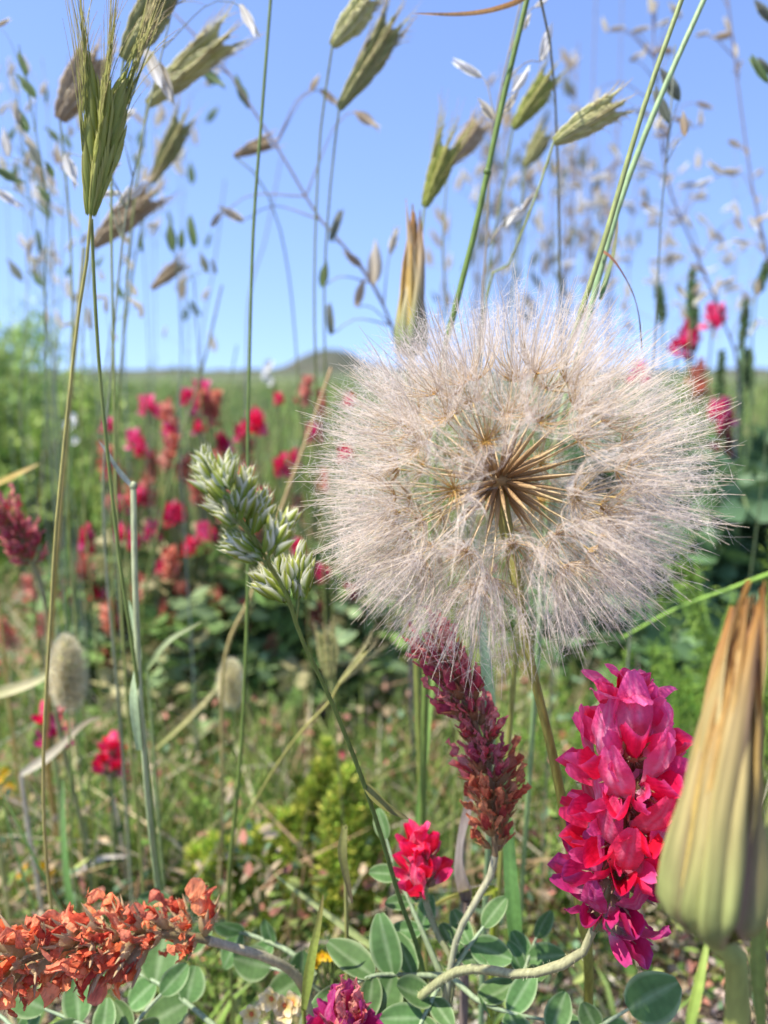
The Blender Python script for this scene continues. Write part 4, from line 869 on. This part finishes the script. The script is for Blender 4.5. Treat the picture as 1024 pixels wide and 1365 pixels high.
for x, y, z in [(208, 525, .31), (196, 522, .31), (250, 508, .33), (266, 506, .335), (262, 520, .32), (330, 540, .30), (322, 556, .29), (342, 548, .3), (392, 588, .28), (180, 566, .28), (190, 578, .28), (186, 642, .24), (236, 664, .24), (228, 668, .235), (165, 690, .22), (200, 690, .22), (210, 735, .20),
                (250, 708, .22), (282, 700, .22), (272, 690, .225), (115, 690, .22), (130, 770, .18), (400, 710, .21), (436, 742, .19), (466, 772, .17), (112, 705, .21), (160, 652, .24), (176, 700, .21), (320, 610, .26), (352, 640, .25), (300, 575, .28), (375, 600, .27), (230, 560, .28), (140, 545, .29), (420, 560, .28)]:
    field_plant(x, y, z + R.uniform(-.01, .01), 'red' if R.random() < .75 else 'pink', 'crimson sulla plant in bloom among the blurred field flowers', GA, s=R.uniform(.5, .8))
for x, y, z in [(250, 782, .16), (212, 800, .15), (292, 792, .15), (370, 752, .18), (232, 812, .145), (142, 862, .12), (270, 832, .13), (85, 770, .17), (40, 770, .17), (340, 690, .21), (305, 740, .19), (180, 770, .17), (330, 800, .15), (420, 810, .15), (195, 610, .25), (60, 820, .15), (115, 740, .19), (395, 660, .22), (265, 640, .24), (15, 830, .14), (355, 850, .13), (225, 745, .19), (150, 810, .15), (300, 660, .23)]:
    field_plant(x, y, z, 'orange', 'faded salmon orange sulla plant among the blurred field flowers', GB, s=R.uniform(.5, .75))
for k in range(40):
    y = R.uniform(505, 690); x = R.uniform(120, 470); z = max(.2, .335 - (y - 500) * .0006)
    field_plant(x, y, z + R.uniform(-.02, .0), R.choice(['red', 'orange', 'orange', None, None]), 'leafy sulla plant with sparse blooms standing deep in the field', 'leafy sulla plants deep in the field', s=R.uniform(.45, .7))
for x, y, D, kind, l in [(905, 445, .66, 'red', 'tall sulla plant with crimson head against the sky'), (952, 408, .62, 'pink', 'tall sulla plant tipped with bright pink buds against the sky'), (918, 432, .70, 'red', 'crimson sulla head right among the green bristly spikes'),
                         (852, 482, .75, 'pink', 'pink sulla head peeping over the seed clock'), (968, 538, .62, 'pink', 'small pink sulla bud among the dark leaf mass'), (962, 590, .66, 'maroon', 'dusky mauve sulla head in the dark leaf mass'), (935, 505, .70, 'orange', 'salmon sulla head just below the skyline by the bristly spikes')]:
    field_plant(x, y, None, kind, l, None, FOLD, D=D, s=.95, cat='plant')
for k in range(34):
    x = R.uniform(870, 1100); y = R.uniform(455, 640)
    field_plant(x, y, None, None, 'dark leafy sulla plant massed behind seed clock and fennel', 'dark leafy plants massed behind the fennel', FOLD, D=R.uniform(.6, .95))
# near blooms on the left
spike('sulla_flower', 'round crimson sulla head low beside the pale grey stalk', [(148, 1040, .42), (148, 1022, .42), (149, 1004, .42)], 8, lambda u: 'crimson', lambda u: .78, lambda u: 70 - 50 * u, .002, [(150, 1080, .425), (160, 1180, .44)], [.0010, .0011, .0012], ['#7f8f5c', '#7f8f5c'])
spike('sulla_flower', "loose pinkish sulla head under the plump hare's tail", [(72, 1005, .40), (68, 980, .40), (66, 950, .40)], 6, lambda u: 'purple' if u < .5 else 'crimson', lambda u: .65, lambda u: 85 - 40 * u, .002, [(80, 1060, .405), (88, 1180, .42)], [.0010, .0011, .0012], ['#8a9a62', '#7f8f5c'])
spike('sulla_flower', 'dusky maroon sulla spike leaning before the green bush', [(45, 755, .36), (25, 712, .355), (5, 678, .35)], 26, lambda u: 'maroon', lambda u: .8, lambda u: 55 - 20 * u, .002, [(60, 800, .365), (75, 950, .38)], [.0010, .0012, .0013], ['#8f8a62', '#7f8f5c'])

# ------------------------------------------------------------------ green bristly spikes at the right, shrubs at the left
def green_spike(x, y0, y1, D, lean, label):
    b = pix(x, y1, D); e = pix(x + lean, y0, D); W = rooted([(x, y1, D), (x - lean * .3, y1 + 60, D), (x - lean * .4, y1 + 160, D * 1.01)])
    t = thing('bristle_spike_grass', label, 'grass', root_of(W), 'green bristly grass spikes')
    m = MB(); m.tube(W, [.0007, .0009, .0011], 6, C('#6f8550')); part('stem', (m, M_STEM), t)
    n = 220; u = NR.uniform(0, 1, n); A = V3(b) + (V3(e) - V3(b)) * u[:, None]; ax = nrm(V3(e) - V3(b)); o = nrm(NR.normal(size=(n, 3))); rad = .0032 * np.sin(np.clip(u * .9 + .08, 0, 1) * math.pi) ** .5
    m = MB(); m.leaves(A + o * (rad * .5)[:, None], nrm(o + ax * 1.3), .0048, .0010, pick(['#5f7a48', '#6f8a55', '#4f6840', '#8a9a68'], n)); m.tube([b, e], .002, 6, C('#5f7a48')); part('head', (m, M_LEAF), t)
for a in [(920, 362, 425, .58, 4), (884, 385, 430, .60, -6), (1008, 348, 392, .55, 18), (990, 405, 460, .6, 4), (1000, 470, 520, .6, -2), (960, 470, 530, .66, 2), (985, 460, 590, .64, 4), (925, 410, 470, .66, 2)]:
    green_spike(*a, 'green bristly grass spike rising above the dark leaf mass')
def shrub(label, px, D, h, rx, n, cols, name='shrub'):
    g = pix(px, 600, D); g.z = -.01; t = thing(name, label, 'shrub', g)
    m = MB(); nb = 14; ends = []
    for k in range(nb):
        e = g + Vector((R.gauss(0, rx * .5), R.gauss(0, rx * .4), h * R.uniform(.45, 1.0))); ends.append(e)
        m.tube(wobble(spline([g, g.lerp(e, .5) + Vector((R.gauss(0, .03), 0, .02)), e], 10), .006), [.007, .004, .0015], 5, C('#6f6248'))
    part('branches', (m, M_STEM), t)
    cc = []; 
    for e in ends:
        for _ in range(7): cc.append(V3(g) + (V3(e) - V3(g)) * R.uniform(.35, 1.05) + NR.normal(0, rx * .16, 3) * [1, 1, .7])
    cc = np.array(cc); i = NR.integers(0, len(cc), n); ctr = cc[i] + NR.normal(0, rx * .12, (n, 3)); ctr[:, 2] = np.abs(ctr[:, 2])
    tone = NR.uniform(.75, 1.3, len(cc))
    m = MB(); m.leaves(ctr, NR.normal(size=(n, 3)) + [0, 0, .6], NR.uniform(.014, .036, n), NR.uniform(.002, .005, n), pick(cols, n) * tone[i][:, None]); part('crown', (m, M_LEAF), t)
shrub('blurred bright green bush, the tallest in the field', 0, 1.7, .41, .24, 6500, ['#93ae5a', '#a5bd68', '#829c50', '#b5c47c'])
shrub('lower blurred yellow green bush in front of the tallest bush', -20, 1.15, .30, .17, 5000, ['#93ad50', '#a9bd60', '#7f9f48'])
shrub('blurred olive bush behind the straw coloured stalk', 90, 2.3, .36, .28, 5000, ['#7f9552', '#6f8848', '#93a565'])

# ------------------------------------------------------------------ feathery plants
def plume(t, pts, rpx, n, cols, ln=.006, wd=.00042):
    A = spline([pix(*p) for p in pts], 24); D = np.mean([p[2] for p in pts]); rad = rpx * K * D
    m = MB(); m.tube(A, [.0012, .0009, .0005], 5, C('#7f8a42')); part('stem', (m, M_STEM), t)
    f = NR.uniform(0, 22.99, n); i = f.astype(int); b = A[i] + (A[i + 1] - A[i]) * (f - i)[:, None]; u = f / 23
    o = nrm(NR.normal(size=(n, 3))); env = np.sin(np.clip(.18 + u * .80, 0, 1) * math.pi) ** .6
    k = np.round(u * 40).astype(int); tone = NR.uniform(.7, 1.25, 41)[np.clip(k, 0, 40)]
    rr = rad * env * NR.uniform(.1, 1, n) ** .6
    ax = nrm(A[-1] - A[0])
    m = MB(); m.leaves(b + o * rr[:, None], nrm(o * .8 + ax + NR.normal(0, .35, (n, 3))), ln * NR.uniform(.6, 1.2, n), wd * NR.uniform(.8, 1.3, n) * 1.8, pick(cols, n) * tone[:, None]); part('needle_leaves', (m, M_LEAF), t)
MC = ['#aec850', '#c2d45c', '#98b648', '#d6d460', '#86a63e', '#e4dc6a']
g = pix(410, 1185, .48); t = thing('feathery_green_plant', 'mossy yellow green feathery mound behind the dark cocksfoot stem', 'plant', (g.x, g.y, -.005))
for k in range(19):
    x = 255 + 255 * (k + R.uniform(-.4, .4)) / 18; yt = float(np.interp(x, [255, 330, 380, 415, 440, 470, 510], [1128, 1112, 1070, 1010, 972, 1030, 1090])) + R.uniform(-8, 30); D = R.uniform(.415, .45)
    pts = [(x * .5 + 205 + R.uniform(-10, 10), 1265, D), (x * .85 + 60 + R.uniform(-10, 10), (yt + 1230) / 2, D), (x + R.uniform(-6, 6), (yt * 2 + 1130) / 3, D), (x + R.uniform(-14, 14), yt, D)]
    b0 = pix(*pts[0]); plume(t, pts, R.uniform(15, 24), 1500, MC, ln=.006)
    m = MB(); m.tube(spline([b0, Vector((b0.x, b0.y + .01, -.005))], 4), .0012, 5, C('#7f8a42')); part('stem', (m, M_STEM), t)
g = pix(110, 1180, .46); t = thing('feathery_green_plant', 'small yellow green tuft behind the dried orange spike', 'plant', (g.x, g.y, -.005))
plume(t, [(112, 1180, .46), (110, 1130, .455), (112, 1080, .45)], 10, 500, ['#b5b04a', '#93a83c', '#c2c060'])
def frond(t, pts, n, cols, ln):
    A = spline([pix(*p) for p in pts], 20); m = MB(); m.tube(A, [.0011, .0008, .0003], 5, np.array([C('#8fae4c'), C('#9abf50')]))
    P = []
    for k in range(n):
        f = R.uniform(3, 18.9); i = int(f); p = A[i] + (A[i + 1] - A[i]) * (f - i); tg = nrm(A[i + 1] - A[i]); o = nrm(nrm(NR.normal(size=3)) + tg * .7)
        l = ln * R.uniform(.5, 1.1) * (1.1 - i / 26); q = p + o * l * .5; e = p + o * l + V3((0, 0, -.25 * l))
        P.append([p, q, e])
        for _ in range(3):
            s = R.uniform(.25, .9); b = p + (e - p) * s; d = nrm(o + nrm(NR.normal(size=3)) * .9) * l * .4; P.append([b, b + d * .5, b + d])
    P = np.array(P); m.ribbons(P, np.full((len(P), 1), .00030) * np.array([1, .9, .4]), pick(cols, len(P))); part('frond', (m, M_LEAF), t)
FC = ['#7fa03c', '#93b548', '#6f9438', '#a5c255', '#5f8634']
for lab, x0, D in [('bright green feathery fennel like plant below the dark leaf mass', 985, .44), ('green feathery foliage spreading between the seed clock and the tan bud', 900, .52), ('airy green fronds beside the pink flower spike', 770, .50)]:
    g = pix(x0, 1100, D); t = thing('feathery_fennel', lab, 'plant', (g.x, g.y, -.005))
    for k in range(13 if x0 > 800 else 8):
        xe = x0 + R.uniform(-130, 110); ye = R.uniform(690, 900) if x0 > 950 else (R.uniform(770, 960) if x0 > 800 else R.uniform(860, 1050))
        gx = x0 + R.uniform(-20, 20); w0 = pix(gx, 1150, D); yb = 1150
        frond(t, [(gx, yb, D), ((gx * .6 + xe * .4), (yb + ye) / 2 - 30, D * R.uniform(.96, 1.02)), (xe, ye, D * R.uniform(.92, 1.04))], 120, FC, .020)
t = thing('green_herb_stem', 'arching light green herb stem over the feathery foliage', 'stem', root_of(rooted([(1060, 740, .36), (1080, 800, .37), (1085, 1000, .4)])))
W = np.vstack([spline([pix(830, 850, .37), pix(900, 812, .365), pix(980, 782, .36), pix(1060, 752, .36)], 14), rooted([(1060, 752, .36), (1080, 800, .37), (1085, 1000, .4)], n=14)[1:]]); m = MB(); m.tube(W, [.0005, .0011, .0013], 7, C('#93b84c')); part('stem', (m, M_STEM), t)

# ------------------------------------------------------------------ little yellow and cream flowers
def yellow(label, x, y, D, n, s, cols, core='#c98a20', name='yellow_flower', group=None, k=5, spread=16):
    W = rooted([(x, y + 10, D), (x + 6, y + 50, D * 1.01), (x + 12, y + 130, D * 1.04)]); t = thing(name, label, 'flower', root_of(W), group)
    m = MB(); m.tube(W, [.0005, .0007, .0009], 5, C('#7f8f4c')); part('stem', (m, M_STEM), t)
    for j in range(n):
        p = pix(x + R.gauss(0, spread), y + R.gauss(0, spread), D * R.uniform(.985, 1.015)); ax = Vector((R.gauss(0, .6), -1, R.uniform(0, 1))).normalized()
        q = Vector(W[2 + j % 3]); m = MB(); m.tube(spline([q, q.lerp(p, .5) + Vector((0, 0, -.001)), p], 5), .0003, 4, C('#8a9a50')); m.blob(p, s * .22, s * .22, s * .22, C(core), 6, 4)
        f = part('flower', (m, M_STEM), t)
        for i in range(k):
            a = i / k * 6.283; M0 = frame(p, ax, a); P, T, X = blade(s, s * .72, obov, 6, 4, bend=.5, cup=.3)
            Pw = (P.reshape(-1, 3) @ np.array((M0.to_3x3() @ Matrix.Rotation(.15, 3, 'X'))).T + V3(p)).reshape(P.shape)
            m = MB(); m.grid(Pw, lerpcols([(0, C(cols[0])), (1, C(cols[1]))], T)); o = link(bpy.data.objects.new('petal', m.mesh('petal', M_PETAL))); o.parent = f
Y = ('#e0a818', '#f2cc2a')
yellow('small bright yellow flowers beside the green seed pod', 432, 1278, .258, 6, .0021, Y, spread=9)
yellow('yellow flower cluster in the grass above the dried orange spike', 52, 1156, .44, 7, .0030, Y, spread=11)
yellow('yellow flower cluster beside the whitish hairy pod', 4, 1048, .46, 8, .0032, Y, spread=12)
for x_, y_, D_, l_ in [(365, 495, .75, 'white flat topped flower standing on the skyline'), (95, 567, .70, 'pale white flower catching light beside the straw coloured stalk'), (548, 425, .9, 'tiny white flower peeping beside the slender bud')]:
    yellow(l_, x_, y_, D_, 5, .0055, ('#f2f0e4', '#ffffff'), '#d8cf9a', 'white_flower', spread=9)
yellow('cream and apricot flower cluster near the magenta head', 362, 1342, .245, 8, .0040, ('#e8c95a', '#efe2c4'), '#c96a3a', 'cream_flower', spread=17)

# ------------------------------------------------------------------ single blades, pods and dry leaves near the lens
def single(name, label, cat, pts, wd, cols, mat=None, curl=.4, up=(0, -1, .3), pn='leaf_blade'):
    W0 = pix(*pts[0]); g = Vector((W0.x, W0.y + .012, gz(W0.x, W0.y + .012) - .006)); t = thing(name, label, cat, g)
    if W0.z > .004:
        m = MB(); m.tube(wobble(spline([W0, W0.lerp(g, .5), g], 8), .0006), [wd * .35, wd * .45, wd * .5], 6, C(cols[0])); part('stem', (m, M_STEM), t)
    ribbon_leaf(t, pts, wd, cols, pn, mat, curl, up); return t
B = 'grass_shoot'
single(B, 'straw edged green blade reaching towards the plump hare\'s tail', 'grass blade', [(-30, 930, .36), (40, 912, .362), (95, 880, .366)], .0034, ['#a5a868', '#c2b98c', '#8a9a55'])
single(B, 'ochre bent blade under the green bush', 'grass blade', [(-20, 652, .42), (20, 634, .42), (52, 618, .42)], .0022, ['#b9a45a', '#c9a85c', '#d6b878'], M_DRY)
single(B, 'grey green pointed blade arching beside the pale grey stalk', 'grass blade', [(196, 892, .33), (225, 855, .328), (270, 828, .326)], .0017, ['#93a568', '#a9b584', '#939a68'])
single(B, 'pale flat blade slanting between the feathery plant and the leaflets', 'grass blade', [(505, 1268, .275), (430, 1212, .285), (365, 1165, .295)], .0020, ['#93a060', '#a8b078', '#939f64'])
single(B, 'broad glaucous blade hanging below the seed clock', 'grass blade', [(655, 1010, .27), (652, 920, .262), (640, 800, .258), (632, 700, .256)], .0026, ['#7f9a6f', '#8fae8a', '#7f9a78'])
single(B, 'wide dark green blade standing by the rust spike foot', 'grass blade', [(690, 1290, .262), (684, 1200, .262), (676, 1080, .264), (672, 1010, .268)], .0032, ['#5f8a48', '#6f9a55', '#5a8046'])
single(B, 'upright green blade beside the maroon spike', 'grass blade', [(552, 1130, .30), (566, 1020, .302), (576, 920, .305), (580, 840, .31)], .0016, ['#6f9448', '#7fa050', '#8fa85c'])
single(B, 'curled lime yellow leaf behind the small crimson flower', 'grass blade', [(660, 1185, .262), (610, 1190, .262), (570, 1210, .264), (545, 1230, .266)], .0030, ['#9aa83c', '#d0c86a', '#b9bd5a'], curl=1.0)
single(B, 'narrow green blade behind the dried orange spike', 'grass blade', [(100, 1235, .36), (92, 1180, .36), (86, 1110, .362), (84, 1040, .364)], .0026, ['#5f8040', '#6f9450', '#7fa060'])
single(B, 'dark thin blade slanting over the dried orange spike', 'grass blade', [(85, 1215, .33), (45, 1140, .33), (0, 1050, .335)], .0012, ['#4f6b38', '#5a7a40', '#6f8a4c'])
single(B, 'thin blade beside the yellow flower cluster', 'grass blade', [(48, 1215, .35), (20, 1130, .35), (2, 1060, .352)], .0011, ['#5f7a40', '#55733c', '#5a7a40'])
single(B, 'pale dry blade lying flat over the grass', 'grass blade', [(95, 1168, .43), (135, 1145, .43), (175, 1140, .43)], .0022, ['#cfc4b4', '#d9d2c6', '#bfb3a0'], M_DRY)
single('seed_pod', 'hairy whitish pod tapering over the loose pinkish bloom', 'pod', [(28, 1032, .39), (70, 1005, .385), (112, 965, .38), (136, 955, .38)], .0030, ['#d6cdb4', '#c9bfa0', '#9a8a6c'], M_GLUME, pn='pod')
single('seed_pod', 'slender green seed pod standing beside the small yellow flowers', 'pod', [(405, 1345, .225), (415, 1280, .224), (425, 1230, .224), (431, 1192, .224)], .0018, ['#8a9a45', '#9aa84c', '#8a7a4a'], M_GLUME, pn='pod', curl=.1)
single('seed_pod', 'brown green spikelet hanging beside the dark grass stem', 'pod', [(460, 1100, .232), (456, 1135, .231), (461, 1165, .231), (470, 1205, .231)], .0017, ['#9a9a58', '#7f7f48', '#6f5f48'], M_GLUME, pn='pod', curl=.2)
single('dry_leaf', 'withered grey brown leaf hanging beside the rust spike', 'leaf', [(622, 1200, .262), (616, 1140, .26), (622, 1090, .258), (630, 1060, .258)], .0040, ['#8a7a70', '#a59a90', '#7f6f66'], M_DRY, curl=1.3)
single('dry_leaf', 'dusky purple dry leaf lying on the soil behind the dark stem', 'leaf', [(400, 935, .62), (450, 955, .62), (510, 968, .62)], .0060, ['#7f6a66', '#8f7f7a', '#a5948c'], M_DRY, curl=.8)
single(B, 'bent straw stem crossing the soil beside the smaller hare tail', 'grass blade', [(205, 1000, .44), (255, 955, .44), (300, 905, .445)], .0016, ['#a9ad68', '#b5ad72', '#c9bd8c'])
single(B, 'fresh green stalk standing beside the tan bud stem', 'grass stalk', [(915, 1380, .14), (932, 1310, .142), (945, 1240, .145)], .0012, ['#8fa84c', '#9aae50', '#a5b560'])
single(B, 'taller yellow green stalk behind the tan bud stem', 'grass stalk', [(1015, 1390, .135), (1010, 1280, .137), (1020, 1150, .14), (1036, 1000, .145)], .0016, ['#8a9a48', '#93a04c', '#a5a86a'])
single('dry_leaf', 'purplish withered frond behind the tan bud', 'leaf', [(1040, 1290, .24), (1015, 1262, .24), (985, 1235, .24)], .0022, ['#6f5a62', '#7f6a70', '#8f7a78'], M_DRY, curl=1.4)
# low tufts that hide the soil close to the lens
def tuft(x, y):
    g = Vector((x, y, gz(x, y) - .005)); t = thing('grass_tuft', 'small green grass tuft on the soil between the near plants', 'grass tuft', g, 'grass tufts on the near soil')
    n = 16; a = NR.uniform(0, 6.28, n); h = NR.uniform(.03, .085, n); u = np.linspace(0, 1, 5); P = np.zeros((n, 5, 3)); le = h * NR.uniform(.2, .8, n)
    P[:, :, 0] = x + np.cos(a)[:, None] * (.004 + le[:, None] * u ** 1.7); P[:, :, 1] = y + np.sin(a)[:, None] * (.004 + le[:, None] * u ** 1.7); P[:, :, 2] = g.z + h[:, None] * (u - .3 * u ** 3)
    m = MB(); m.ribbons(P, NR.uniform(.0006, .0014, n)[:, None] * np.array([.8, 1, .9, .6, .05]), pick(GREENS + ['#b5a878'], n)); part('blades', (m, M_LEAF), t)
for k in range(60): 
    y = R.uniform(.27, .50); tuft(R.uniform(-.55, .55) * y * 1.0, y)
